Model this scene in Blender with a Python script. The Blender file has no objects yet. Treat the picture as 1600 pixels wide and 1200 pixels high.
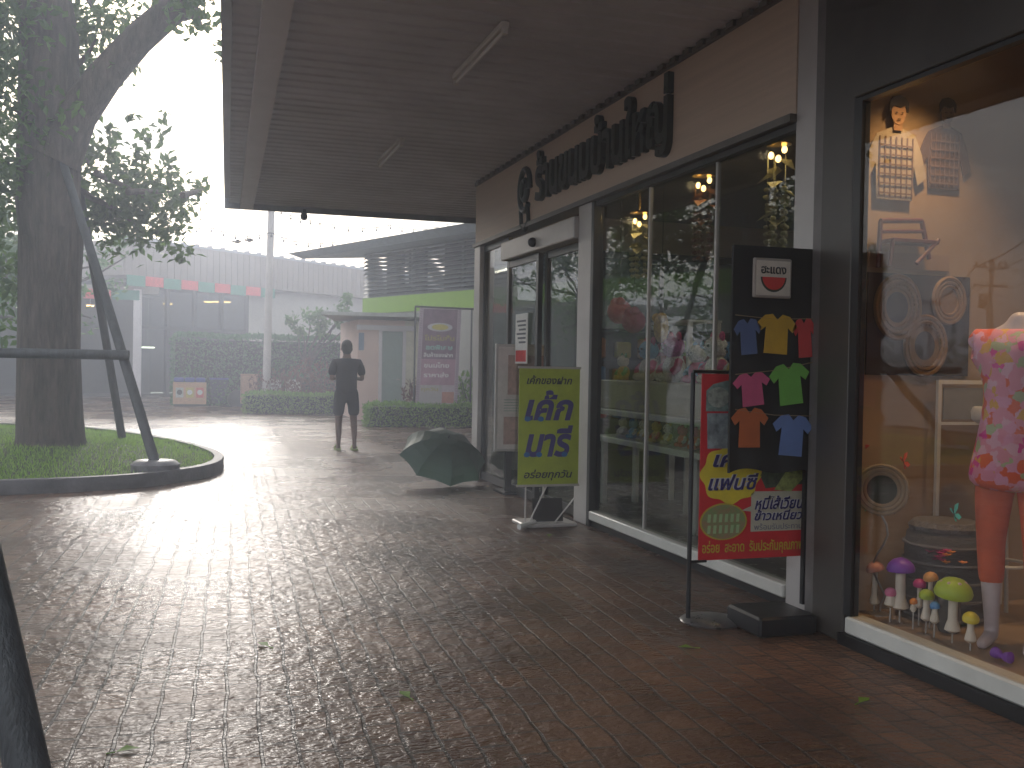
import bpy, math, random
from mathutils import Vector, Matrix, Euler
R = math.radians
random.seed(7)
scene = bpy.context.scene
col = scene.collection

# ------------------------------------------------------------------ camera, world, sun, exposure
F_PX, CAM_H = 1555.0, 1.4
YAW, PITCH, ROLL = R(17.8), R(-1.08), R(1.0)
cam_d = bpy.data.cameras.new('camera')
cam_d.sensor_width = 36; cam_d.lens = F_PX / 1600 * 36
cam_d.clip_start = 0.05; cam_d.clip_end = 2000
cam = bpy.data.objects.new('camera', cam_d); col.objects.link(cam)
fw = Vector((math.sin(YAW)*math.cos(PITCH), math.cos(YAW)*math.cos(PITCH), math.sin(PITCH)))
rt0 = Vector((math.cos(YAW), -math.sin(YAW), 0)); up0 = rt0.cross(fw)
RT = rt0*math.cos(ROLL) + up0*math.sin(ROLL)
UP = -rt0*math.sin(ROLL) + up0*math.cos(ROLL)
cam.matrix_world = Matrix(((RT.x, UP.x, -fw.x, 0), (RT.y, UP.y, -fw.y, 0), (RT.z, UP.z, -fw.z, CAM_H), (0, 0, 0, 1)))
scene.camera = cam
CAM = Vector((0, 0, CAM_H))

SUN_EL, SUN_AZ = R(19), R(-1.5)       # azimuth clockwise from +Y
world = bpy.data.worlds.new('World'); scene.world = world; world.use_nodes = True
wn, wl = world.node_tree.nodes, world.node_tree.links
wn.clear()
wo = wn.new('ShaderNodeOutputWorld'); bg = wn.new('ShaderNodeBackground')
sky = wn.new('ShaderNodeTexSky'); sky.sky_type = 'NISHITA'; sky.sun_disc = False
sky.sun_elevation = SUN_EL; sky.sun_rotation = SUN_AZ; sky.dust_density = 4.0; sky.air_density = 1.2
SKY_STRENGTH = 0.145
# broken rain cloud: grey-lavender cloud laid over the clear sky by a noise field on the sky directions
tc = wn.new('ShaderNodeTexCoord'); mp = wn.new('ShaderNodeMapping'); mp.inputs['Scale'].default_value = (1.0, 1.0, 3.2)
nz = wn.new('ShaderNodeTexNoise'); nz.inputs['Scale'].default_value = 2.6; nz.inputs['Detail'].default_value = 8; nz.inputs['Roughness'].default_value = 0.6
rp = wn.new('ShaderNodeValToRGB'); rp.color_ramp.elements[0].position = 0.38; rp.color_ramp.elements[0].color = (0.74, 0.74, 0.74, 1)
rp.color_ramp.elements[1].position = 0.62; rp.color_ramp.elements[1].color = (0.98, 0.98, 0.98, 1)
rp2 = wn.new('ShaderNodeValToRGB'); rp2.color_ramp.elements[0].position = 0.35; rp2.color_ramp.elements[0].color = (6.0, 6.1, 5.9, 1)
rp2.color_ramp.elements[1].position = 0.65; rp2.color_ramp.elements[1].color = (2.5, 2.65, 2.9, 1)
mx = wn.new('ShaderNodeMix'); mx.data_type = 'RGBA'
wl.new(tc.outputs['Generated'], mp.inputs['Vector']); wl.new(mp.outputs['Vector'], nz.inputs['Vector'])
wl.new(nz.outputs['Fac'], rp.inputs['Fac']); wl.new(nz.outputs['Fac'], rp2.inputs['Fac'])
wl.new(rp.outputs['Color'], mx.inputs[0]); wl.new(sky.outputs['Color'], mx.inputs[6]); wl.new(rp2.outputs['Color'], mx.inputs[7])
wl.new(mx.outputs[2], bg.inputs['Color']); bg.inputs['Strength'].default_value = SKY_STRENGTH
wl.new(bg.outputs[0], wo.inputs['Surface'])

sd = bpy.data.lights.new('sun', 'SUN'); sd.energy = 0.7; sd.angle = R(10); sd.color = (1.0, 0.95, 0.9)
sun = bpy.data.objects.new('sun', sd); col.objects.link(sun)
sdir = Vector((math.sin(SUN_AZ)*math.cos(SUN_EL), math.cos(SUN_AZ)*math.cos(SUN_EL), math.sin(SUN_EL)))
sun.rotation_euler = sdir.to_track_quat('Z', 'Y').to_euler(); sun.location = (0, 60, 30)

scene.view_settings.view_transform = 'Standard'; scene.view_settings.look = 'None'
scene.view_settings.exposure = 1.22; scene.view_settings.gamma = 1.0
cy = scene.cycles
cy.max_bounces = 8; cy.transparent_max_bounces = 24; cy.volume_bounces = 1; cy.diffuse_bounces = 3; cy.glossy_bounces = 4
cy.caustics_reflective = False; cy.caustics_refractive = False; cy.use_denoising = True
cy.sample_clamp_indirect = 6

# ------------------------------------------------------------------ helpers
def ray(px, py):
    return fw + RT*(px-800)/F_PX + UP*(600-py)/F_PX
def P(px, py, x=None, y=None, z=None):
    """a point of the place: where the sight line through a photo pixel meets a plane of the place"""
    d = ray(px, py)
    t = x/d.x if x is not None else y/d.y if y is not None else (z-CAM_H)/d.z
    return CAM + d*t

def new_mat(name):
    m = bpy.data.materials.new(name); m.use_nodes = True
    return m, m.node_tree.nodes, m.node_tree.links, m.node_tree.nodes['Principled BSDF']
def mat(name, c, rough=0.6, metal=0.0, noise=0.0, nscale=8.0, bump=0.0, bscale=60.0, c2=None, spec=0.5, emit=None, estr=0, stretch=(1, 1, 1), subs=0, trans=0):
    m, n, l, b = new_mat(name)
    b.inputs['Roughness'].default_value = rough; b.inputs['Metallic'].default_value = metal
    b.inputs['Specular IOR Level'].default_value = spec
    b.inputs['Base Color'].default_value = (*c, 1)
    if noise > 0 or c2 or bump > 0:
        t = n.new('ShaderNodeTexCoord'); mpp = n.new('ShaderNodeMapping'); mpp.inputs['Scale'].default_value = stretch
        l.new(t.outputs['Object'], mpp.inputs['Vector'])
    if noise > 0 or c2:
        q = n.new('ShaderNodeTexNoise'); q.inputs['Scale'].default_value = nscale; q.inputs['Detail'].default_value = 6; q.inputs['Roughness'].default_value = 0.65
        r = n.new('ShaderNodeValToRGB'); r.color_ramp.elements[0].position = 0.35; r.color_ramp.elements[1].position = 0.68
        a = c2 if c2 else tuple(max(0, v*(1-noise)) for v in c)
        e = c if c2 else tuple(min(1, v*(1+noise)) for v in c)
        r.color_ramp.elements[0].color = (*a, 1); r.color_ramp.elements[1].color = (*e, 1)
        l.new(mpp.outputs[0], q.inputs['Vector']); l.new(q.outputs['Fac'], r.inputs['Fac']); l.new(r.outputs['Color'], b.inputs['Base Color'])
        rr = n.new('ShaderNodeMapRange'); rr.inputs[3].default_value = max(0.02, rough-0.12); rr.inputs[4].default_value = min(1, rough+0.12)
        l.new(q.outputs['Fac'], rr.inputs[0]); l.new(rr.outputs[0], b.inputs['Roughness'])
    if bump > 0:
        q2 = n.new('ShaderNodeTexNoise'); q2.inputs['Scale'].default_value = bscale; q2.inputs['Detail'].default_value = 4
        bp = n.new('ShaderNodeBump'); bp.inputs['Strength'].default_value = bump; bp.inputs['Distance'].default_value = 0.02
        l.new(mpp.outputs[0], q2.inputs['Vector']); l.new(q2.outputs['Fac'], bp.inputs['Height']); l.new(bp.outputs[0], b.inputs['Normal'])
    if emit:
        b.inputs['Emission Color'].default_value = (*emit, 1); b.inputs['Emission Strength'].default_value = estr
    return m
def leaf_mat(name, c, c2, trans=0.35, rough=0.45):
    m, n, l, b = new_mat(name)
    oi = n.new('ShaderNodeNewGeometry')
    r = n.new('ShaderNodeValToRGB'); r.color_ramp.elements[0].color = (*c, 1); r.color_ramp.elements[1].color = (*c2, 1)
    l.new(oi.outputs['Random Per Island'], r.inputs['Fac']); l.new(r.outputs['Color'], b.inputs['Base Color'])
    b.inputs['Roughness'].default_value = rough
    tr = n.new('ShaderNodeBsdfTranslucent'); mxs = n.new('ShaderNodeMixShader'); mxs.inputs[0].default_value = trans
    hs = n.new('ShaderNodeHueSaturation'); hs.inputs['Value'].default_value = 1.8
    l.new(r.outputs['Color'], hs.inputs['Color']); l.new(hs.outputs[0], tr.inputs['Color'])
    out = n['Material Output']
    l.new(b.outputs[0], mxs.inputs[1]); l.new(tr.outputs[0], mxs.inputs[2]); l.new(mxs.outputs[0], out.inputs['Surface'])
    return m
def glass_mat(name, tint=(0.9, 0.93, 0.92), base=0.06, ripple=0.0):
    m, n, l, b = new_mat(name)
    lw = n.new('ShaderNodeLayerWeight'); lw.inputs['Blend'].default_value = 0.5
    pw = n.new('ShaderNodeMath'); pw.operation = 'POWER'; pw.inputs[1].default_value = 4.0
    ml = n.new('ShaderNodeMath'); ml.operation = 'MULTIPLY_ADD'; ml.inputs[1].default_value = 0.40; ml.inputs[2].default_value = base
    l.new(lw.outputs['Facing'], pw.inputs[0]); l.new(pw.outputs[0], ml.inputs[0])
    tr = n.new('ShaderNodeBsdfTransparent'); tr.inputs['Color'].default_value = (*tint, 1)
    gl = n.new('ShaderNodeBsdfGlossy'); gl.inputs['Roughness'].default_value = 0.0; gl.inputs['Color'].default_value = (1, 1, 1, 1)
    if ripple:
        t = n.new('ShaderNodeTexCoord'); q = n.new('ShaderNodeTexNoise'); q.inputs['Scale'].default_value = 1.3
        bp = n.new('ShaderNodeBump'); bp.inputs['Strength'].default_value = ripple; bp.inputs['Distance'].default_value = 0.02
        l.new(t.outputs['Object'], q.inputs['Vector']); l.new(q.outputs['Fac'], bp.inputs['Height']); l.new(bp.outputs[0], gl.inputs['Normal'])
    mxs = n.new('ShaderNodeMixShader')
    l.new(ml.outputs[0], mxs.inputs[0]); l.new(tr.outputs[0], mxs.inputs[1]); l.new(gl.outputs[0], mxs.inputs[2])
    l.new(mxs.outputs[0], n['Material Output'].inputs['Surface'])
    n.remove(b)
    return m

ORG = {}
class MB:
    def __init__(s): s.v = []; s.f = []; s.sm = False
    def add(s, vs, fs):
        o = len(s.v); s.v += [Vector(v) for v in vs]; s.f += [tuple(i+o for i in f) for f in fs]; return s
    def box(s, a, b):
        x0, x1 = sorted((a[0], b[0])); y0, y1 = sorted((a[1], b[1])); z0, z1 = sorted((a[2], b[2]))
        return s.add([(x0,y0,z0),(x1,y0,z0),(x1,y1,z0),(x0,y1,z0),(x0,y0,z1),(x1,y0,z1),(x1,y1,z1),(x0,y1,z1)],
                     [(0,3,2,1),(4,5,6,7),(0,1,5,4),(1,2,6,5),(2,3,7,6),(3,0,4,7)])
    def bbox(s, a, b, r=0.01):
        """box with chamfered vertical and top edges"""
        x0, x1 = sorted((a[0], b[0])); y0, y1 = sorted((a[1], b[1])); z0, z1 = sorted((a[2], b[2]))
        def ring(i, z): return [(x0+i+r,y0+i,z),(x1-i-r,y0+i,z),(x1-i,y0+i+r,z),(x1-i,y1-i-r,z),(x1-i-r,y1-i,z),(x0+i+r,y1-i,z),(x0+i,y1-i-r,z),(x0+i,y0+i+r,z)]
        vs = ring(r, z0)+ring(0, z0+r)+ring(0, z1-r)+ring(r, z1)
        fs = [tuple(range(7,-1,-1)), tuple(range(24,32))]
        for k in range(3):
            for i in range(8): fs.append((k*8+i, k*8+(i+1)%8, k*8+8+(i+1)%8, k*8+8+i))
        return s.add(vs, fs)
    def obox(s, c, ax, ay, az):
        c = Vector(c); ax, ay, az = Vector(ax), Vector(ay), Vector(az)
        vs = [c+ax*i+ay*j+az*k for k in (-1,1) for (i,j) in ((-1,-1),(1,-1),(1,1),(-1,1))]
        return s.add(vs, [(0,3,2,1),(4,5,6,7),(0,1,5,4),(1,2,6,5),(2,3,7,6),(3,0,4,7)])
    def quad(s, a, b, c, d): return s.add([a,b,c,d], [(0,1,2,3)])
    def tube(s, pts, rad, n=12, cap=True, flat=1.0):
        pts = [Vector(p) for p in pts]; m = len(pts)
        if not hasattr(rad, '__len__'): rad = [rad]*m
        rings = []; nrm = None
        for i, p in enumerate(pts):
            t = (pts[min(i+1,m-1)]-pts[max(i-1,0)]).normalized()
            if nrm is None:
                nrm = t.orthogonal().normalized()
            nrm = (nrm - t*nrm.dot(t)).normalized(); bn = t.cross(nrm)
            rings.append([p+(nrm*math.cos(2*math.pi*k/n)+bn*math.sin(2*math.pi*k/n)*flat)*rad[i] for k in range(n)])
        vs = [q for r in rings for q in r]; fs = []
        for i in range(m-1):
            for k in range(n): fs.append((i*n+k, i*n+(k+1)%n, (i+1)*n+(k+1)%n, (i+1)*n+k))
        if cap: fs += [tuple(range(n-1,-1,-1)), tuple((m-1)*n+k for k in range(n))]
        s.sm = True
        return s.add(vs, fs)
    def lathe(s, c, prof, n=20, axis=None, cap=True, wob=0, sx=1, sy=1):
        """prof: list of (radius, height)"""
        c = Vector(c); ax = Vector(axis).normalized() if axis is not None else Vector((0,0,1))
        q = Vector((0,0,1)).rotation_difference(ax)
        vs = []; fs = []
        for i, (r, h) in enumerate(prof):
            for k in range(n):
                a = 2*math.pi*k/n; rr = r*(1+wob*math.sin(3*a+i))
                vs.append(c + q @ Vector((rr*math.cos(a)*sx, rr*math.sin(a)*sy, h)))
        for i in range(len(prof)-1):
            for k in range(n): fs.append((i*n+k, i*n+(k+1)%n, (i+1)*n+(k+1)%n, (i+1)*n+k))
        if cap: fs += [tuple(range(n-1,-1,-1)), tuple((len(prof)-1)*n+k for k in range(n))]
        s.sm = True
        return s.add(vs, fs)
    def ball(s, c, r, n=14, sc=(1,1,1), axis=None):
        m = max(5, n//2); prof = [(max(1e-4, math.sin(math.pi*i/m))*r, -math.cos(math.pi*i/m)*r*sc[2]) for i in range(m+1)]
        return s.lathe(c, prof, n, axis, True, 0, sc[0], sc[1])
    def prism(s, poly, o, ax, ay, depth, nrm=None):
        """flat outline poly (2D, counter-clockwise) in frame o, ax, ay; thickness along the normal"""
        o, ax, ay = Vector(o), Vector(ax), Vector(ay)
        nn = (nrm or ax.cross(ay).normalized())*depth
        k = len(poly)
        a = [o+ax*p[0]+ay*p[1] for p in poly]; b = [p+nn for p in a]
        fs = [tuple(range(k-1,-1,-1)), tuple(range(k, 2*k))]+[(i,(i+1)%k,k+(i+1)%k,k+i) for i in range(k)]
        return s.add(a+b, fs)
    def leaf(s, p, L, W, d, nrm):
        """pointed leaf of two folded faces"""
        d = d.normalized(); sd_ = d.cross(nrm)
        if sd_.length < 1e-4: sd_ = d.orthogonal()
        sd_.normalize(); up_ = sd_.cross(d)
        return s.add([p, p+d*L*.45+sd_*W*.5+up_*W*.18, p+d*L, p+d*L*.45-sd_*W*.5+up_*W*.18, p+d*L*.5], [(0,1,4),(1,2,4),(0,4,3),(4,2,3)])
    def build(s, name, m, parent=None, org=None, smooth=None):
        o = Vector(org) if org is not None else (ORG.get(parent.name, Vector((0,0,0))) if parent else Vector((0,0,0)))
        me = bpy.data.meshes.new(name)
        me.from_pydata([tuple(v-o) for v in s.v], [], s.f); me.update()
        me.materials.append(m)
        if smooth if smooth is not None else s.sm:
            me.polygons.foreach_set('use_smooth', [True]*len(me.polygons)); me.set_sharp_from_angle(angle=R(40))
        ob = bpy.data.objects.new(name, me); col.objects.link(ob)
        if parent: ob.parent = parent; ORG[ob.name] = o
        else: ob.location = o; ORG[ob.name] = o
        return ob
def tag(o, label=None, cat=None, group=None, kind=None):
    if label: o['label'] = label
    if cat: o['category'] = cat
    if group: o['group'] = group
    if kind: o['kind'] = kind
    return o
def thing(name, label, cat, loc=(0,0,0), group=None):
    o = bpy.data.objects.new(name, None); col.objects.link(o); o.location = loc; o.empty_display_size = 0.1
    ORG[o.name] = Vector(loc)
    return tag(o, label, cat, group)
def copy_tree(o, parent=None):
    c = o.copy(); col.objects.link(c); c.parent = parent
    if parent is None: ORG[c.name] = ORG.get(o.name, Vector((0,0,0)))
    for ch in list(o.children): copy_tree(ch, c)
    return c
def text_obj(name, body, m, parent, o, ax, ay, height=None, width=None, depth=0.002, shear=0.0, bold=0.0, space=1.0, align='LEFT'):
    """lettering as a mesh in frame o, ax, ay; scaled to a width and/or a height"""
    cu = bpy.data.curves.new('lettering', 'FONT'); cu.body = body; cu.size = 1.0; cu.shear = shear; cu.offset = bold; cu.extrude = 0.5
    cu.space_character = space; cu.resolution_u = 3
    tmp = bpy.data.objects.new('lettering', cu); col.objects.link(tmp)
    dg = bpy.context.evaluated_depsgraph_get(); me = bpy.data.meshes.new_from_object(tmp.evaluated_get(dg))
    bpy.data.objects.remove(tmp)
    xs = [v.co.x for v in me.vertices]; ys = [v.co.y for v in me.vertices]
    w0, h0 = max(xs)-min(xs), max(ys)-min(ys)
    sx = width/w0 if width else height/h0; sy = height/h0 if height else sx
    ax, ay = Vector(ax), Vector(ay); nn = ax.cross(ay).normalized(); o = Vector(o)
    og = ORG.get(parent.name, Vector((0,0,0)))
    for v in me.vertices:
        v.co = o + ax*((v.co.x-min(xs))*sx) + ay*((v.co.y-min(ys))*sy) + nn*((v.co.z+0.5)*depth) - og
    me.materials.clear(); me.materials.append(m); me.name = name
    ob = bpy.data.objects.new(name, me); col.objects.link(ob); ob.parent = parent
    return ob
Z = Vector((0,0,1)); X = Vector((1,0,0)); Y = Vector((0,1,0))
def rnd_dir(up=0.0):
    v = Vector((random.gauss(0,1), random.gauss(0,1), random.gauss(0,1)+up)); return v.normalized()

# ------------------------------------------------------------------ materials
M = {}
def paving_mat():
    m, n, l, b = new_mat('wet_brick_paving')
    tcx = n.new('ShaderNodeTexCoord'); mpx = n.new('ShaderNodeMapping')
    mpx.inputs['Rotation'].default_value = (0, 0, R(90+2.3)); mpx.inputs['Scale'].default_value = (1, 1, 1)
    wob = n.new('ShaderNodeTexNoise'); wob.inputs['Scale'].default_value = 3.0
    wm = n.new('ShaderNodeVectorMath'); wm.operation = 'MULTIPLY_ADD'; wm.inputs[1].default_value = (0.05, 0.05, 0)
    l.new(tcx.outputs['Object'], mpx.inputs['Vector']); l.new(tcx.outputs['Object'], wob.inputs['Vector'])
    l.new(wob.outputs['Color'], wm.inputs[0]); l.new(mpx.outputs[0], wm.inputs[2])
    br = n.new('ShaderNodeTexBrick'); br.inputs['Scale'].default_value = 1.0; br.inputs['Brick Width'].default_value = 0.205; br.inputs['Row Height'].default_value = 0.128
    br.inputs['Mortar Size'].default_value = 0.008; br.inputs['Mortar Smooth'].default_value = 0.4
    br.inputs['Color1'].default_value = (0.145, 0.082, 0.053, 1); br.inputs['Color2'].default_value = (0.100, 0.060, 0.043, 1); br.inputs['Mortar'].default_value = (0.075, 0.062, 0.053, 1)
    l.new(wm.outputs[0], br.inputs['Vector'])
    sp = n.new('ShaderNodeTexNoise'); sp.inputs['Scale'].default_value = 1.1; sp.inputs['Detail'].default_value = 8
    l.new(tcx.outputs['Object'], sp.inputs['Vector'])
    mixc = n.new('ShaderNodeMix'); mixc.data_type = 'RGBA'; mixc.blend_type = 'MULTIPLY'; mixc.inputs[0].default_value = 1.0
    rc = n.new('ShaderNodeValToRGB'); rc.color_ramp.elements[0].position = .3; rc.color_ramp.elements[0].color = (.55,.55,.55,1); rc.color_ramp.elements[1].position = .7; rc.color_ramp.elements[1].color = (1.35,1.3,1.25,1)
    l.new(sp.outputs['Fac'], rc.inputs['Fac']); l.new(br.outputs['Color'], mixc.inputs[6]); l.new(rc.outputs['Color'], mixc.inputs[7])
    l.new(mixc.outputs[2], b.inputs['Base Color'])
    # roughness: standing water film against damp brick
    pr = n.new('ShaderNodeTexNoise'); pr.inputs['Scale'].default_value = 0.9; pr.inputs['Detail'].default_value = 5
    l.new(tcx.outputs['Object'], pr.inputs['Vector'])
    rr = n.new('ShaderNodeMapRange'); rr.inputs[1].default_value = 0.35; rr.inputs[2].default_value = 0.65; rr.inputs[3].default_value = 0.13; rr.inputs[4].default_value = 0.38
    l.new(pr.outputs['Fac'], rr.inputs[0]); l.new(rr.outputs[0], b.inputs['Roughness'])
    b.inputs['Specular IOR Level'].default_value = 0.4; b.inputs['IOR'].default_value = 1.45
    b.inputs['Coat Weight'].default_value = 0.0
    # bumps: joints, uneven brick faces, rain-beaten water
    inv = n.new('ShaderNodeMath'); inv.operation = 'SUBTRACT'; inv.inputs[0].default_value = 1.0; l.new(br.outputs['Fac'], inv.inputs[1])
    b1 = n.new('ShaderNodeBump'); b1.inputs['Strength'].default_value = 1.0; b1.inputs['Distance'].default_value = 0.014; l.new(inv.outputs[0], b1.inputs['Height'])
    # each brick sits a little high, low or tilted
    n2 = n.new('ShaderNodeTexNoise'); n2.inputs['Scale'].default_value = 11.0; n2.inputs['Detail'].default_value = 3; l.new(tcx.outputs['Object'], n2.inputs['Vector'])
    b2 = n.new('ShaderNodeBump'); b2.inputs['Strength'].default_value = 0.8; b2.inputs['Distance'].default_value = 0.018; l.new(n2.outputs['Fac'], b2.inputs['Height']); l.new(b1.outputs[0], b2.inputs['Normal'])
    mp3 = n.new('ShaderNodeMapping'); mp3.inputs['Scale'].default_value = (0.75, 1.5, 1); l.new(tcx.outputs['Object'], mp3.inputs['Vector'])
    n3 = n.new('ShaderNodeTexNoise'); n3.inputs['Scale'].default_value = 34.0; n3.inputs['Detail'].default_value = 4; n3.inputs['Distortion'].default_value = 0.6; l.new(mp3.outputs[0], n3.inputs['Vector'])
    b3 = n.new('ShaderNodeBump'); b3.inputs['Strength'].default_value = 0.8; b3.inputs['Distance'].default_value = 0.010; l.new(n3.outputs['Fac'], b3.inputs['Height']); l.new(b2.outputs[0], b3.inputs['Normal'])
    l.new(b3.outputs[0], b.inputs['Normal'])
    return m
M['paving'] = paving_mat()
M['ground'] = mat('damp_earth', (0.10, 0.09, 0.075), 0.7, noise=.4, nscale=.3)
M['soil'] = mat('lawn_soil', (0.045, 0.06, 0.02), 0.9, noise=.4, nscale=5)
M['kerb'] = mat('wet_concrete_kerb', (0.10, 0.095, 0.10), 0.6, noise=.35, nscale=3, bump=.4, bscale=30)
M['grass'] = leaf_mat('grass_blades', (0.13, 0.24, 0.04), (0.28, 0.42, 0.09), .4)
M['bark'] = mat('dark_bark', (0.085, 0.065, 0.055), 0.75, noise=.5, nscale=5, bump=1.0, bscale=14, stretch=(3, 3, .5))
M['leaf_tree'] = leaf_mat('tree_leaf', (0.04, 0.085, 0.02), (0.10, 0.17, 0.04), .45)
M['leaf_pale'] = leaf_mat('pale_leaf', (0.06, 0.12, 0.05), (0.14, 0.24, 0.09), .35)
M['leaf_hedge'] = leaf_mat('hedge_leaf', (0.025, 0.09, 0.025), (0.05, 0.17, 0.045), .25)
M['leaf_lime'] = leaf_mat('lime_hedge_leaf', (0.08, 0.16, 0.02), (0.2, 0.34, 0.05), .3)
M['leaf_red'] = leaf_mat('red_shrub_leaf', (0.10, 0.03, 0.03), (0.18, 0.09, 0.05), .25)
M['hedge_core'] = mat('hedge_core', (0.012, 0.022, 0.010), 0.9)
M['stake'] = mat('dark_timber_prop', (0.045, 0.05, 0.055), 0.55, noise=.4, nscale=4, bump=.5, bscale=20, stretch=(4,4,.6))
M['white_metal'] = mat('white_ribbed_sheet', (0.64, 0.66, 0.70), 0.55, noise=.12, nscale=1.2)
M['beam'] = mat('pale_beam', (0.62, 0.58, 0.58), 0.5, noise=.08, nscale=2)
M['gutter'] = mat('gutter_metal', (0.25, 0.27, 0.30), 0.5, noise=.2, nscale=2)
M['fascia'] = mat('bronze_fascia_panel', (0.58, 0.44, 0.33), 0.5, noise=.08, nscale=2, bump=.15, bscale=6, stretch=(.2,.2,8))
M['trim'] = mat('bronze_trim', (0.16, 0.145, 0.13), 0.45, metal=.3, noise=.15)
M['letter'] = mat('dark_green_letter', (0.030, 0.036, 0.026), 0.3, metal=.2, noise=.2)
M['alu'] = mat('pale_aluminium_post', (0.52, 0.49, 0.47), 0.4, metal=.25, noise=.08, nscale=3)
M['darkalu'] = mat('dark_aluminium', (0.06, 0.058, 0.056), 0.35, metal=.4, noise=.25, nscale=3)
M['pillar'] = mat('charcoal_pillar_panel', (0.075, 0.066, 0.058), 0.4, metal=.2, noise=.2, nscale=1.5)
M['glass'] = glass_mat('shop_glass', (0.72, 0.74, 0.72), .042, .06)
M['glass2'] = glass_mat('display_glass', (0.92, 0.90, 0.88), .032, .05)
M['glass_far'] = glass_mat('dark_glass', (0.5, 0.54, 0.52), .05)
M['sill'] = mat('white_sill', (0.62, 0.61, 0.56), 0.35, noise=.1, nscale=3)
M['black'] = mat('black_base', (0.015, 0.015, 0.016), 0.4, noise=.3)
M['tile'] = mat('shop_floor_tile', (0.22, 0.20, 0.18), 0.25, noise=.15)
M['darkwall'] = mat('dark_shop_wall', (0.07, 0.065, 0.055), 0.8, noise=.2)
M['inceil'] = mat('brown_shop_ceiling', (0.12, 0.095, 0.075), 0.8, noise=.1)
M['beige'] = mat('beige_display_wall', (0.38, 0.26, 0.15), 0.7, noise=.08, nscale=2)
M['white'] = mat('white_paint', (0.72, 0.71, 0.68), 0.45, noise=.06)
M['cream'] = mat('cream_counter_panel', (0.55, 0.51, 0.38), 0.5, noise=.1)
M['greywall'] = mat('grey_ribbed_parapet', (0.20, 0.165, 0.14), 0.6, noise=.15, nscale=1)
M['palewall'] = mat('pale_render', (0.46, 0.44, 0.40), 0.8, noise=.08, nscale=1)
M['pinkwall'] = mat('pink_cream_render', (0.66, 0.49, 0.42), 0.8, noise=.08, nscale=1)
M['lime'] = mat('lime_green_band', (0.30, 0.50, 0.05), 0.5, noise=.08)
M['louver'] = mat('grey_louver', (0.20, 0.21, 0.22), 0.5, noise=.2)
M['roof'] = mat('blue_grey_roof', (0.16, 0.20, 0.23), 0.5, noise=.2)
M['awning'] = mat('grey_slab_edge', (0.40, 0.41, 0.38), 0.7, noise=.2)
M['door'] = mat('grey_green_door', (0.26, 0.33, 0.30), 0.5, noise=.08)
M['dark'] = mat('dark_interior', (0.03, 0.03, 0.032), 0.8, noise=.3)
M['red'] = mat('red_cloth', (0.62, 0.05, 0.05), 0.6, noise=.12)
M['green'] = mat('green_cloth', (0.02, 0.20, 0.13), 0.6, noise=.12)
M['tube'] = mat('unlit_tube', (0.75, 0.75, 0.75), 0.3)
M['amber'] = mat('lit_amber_lamp', (1, .7, .3), emit=(1.0, .62, .22), estr=3.5)
M['lit'] = mat('lit_white_tube', (1, 1, .9), emit=(1.0, .95, .8), estr=4)
M['concrete_pole'] = mat('pale_concrete_pole', (0.50, 0.46, 0.44), 0.6, noise=.15, nscale=2)
M['wire'] = mat('dark_wire', (0.02, 0.02, 0.02), 0.6)
M['foot'] = mat('wet_concrete_foot', (0.17, 0.16, 0.17), 0.4, noise=.3)
def cm(name, c, rough=.6, **k): 
    if name not in M: M[name] = mat(name, c, rough, noise=k.pop('noise', .1), **k)
    return M[name]

# ------------------------------------------------------------------ the setting
g = MB(); g.box((-160, -60, -0.5), (160, 150, -0.02)); tag(g.build('ground', M['ground']), kind='structure')
g = MB(); g.box((-30, -25, -0.016), (40, 55, 0.0)); tag(g.build('paving', M['paving']), kind='structure')

# lawn island with kerb
kp = [(-7.5,10.75),(-5,10.8),(-1.83,11.04),(-0.64,11.35),(0.0,12.0),(0.3,12.6),(0.42,13.4),(0.36,14.4),(0.0,15.9),(-0.55,17.3),(-1.3,18.9),(-2.2,20.1),(-3.6,20.9),(-6,21.1),(-8.5,20.6),(-9.4,18),(-9.5,13.5),(-8.9,11.5)]
def smooth_loop(pts, it=2):
    for _ in range(it):
        q = []
        for i in range(len(pts)):
            a, b = pts[i], pts[(i+1) % len(pts)]
            q += [(a[0]*.75+b[0]*.25, a[1]*.75+b[1]*.25), (a[0]*.25+b[0]*.75, a[1]*.25+b[1]*.75)]
        pts = q
    return pts
def inset(pts, d):
    out = []
    n_ = len(pts)
    for i in range(n_):
        a, b = Vector(pts[i-1]), Vector(pts[(i+1) % n_]); t = (b-a).normalized(); nn = Vector((-t.y, t.x))
        out.append((pts[i][0]+nn.x*d, pts[i][1]+nn.y*d))
    return out
def in_poly(x, y, poly):
    c = False; j = len(poly)-1
    for i in range(len(poly)):
        xi, yi = poly[i]; xj, yj = poly[j]
        if (yi > y) != (yj > y) and x < (xj-xi)*(y-yi)/(yj-yi)+xi: c = not c
        j = i
    return c
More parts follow.
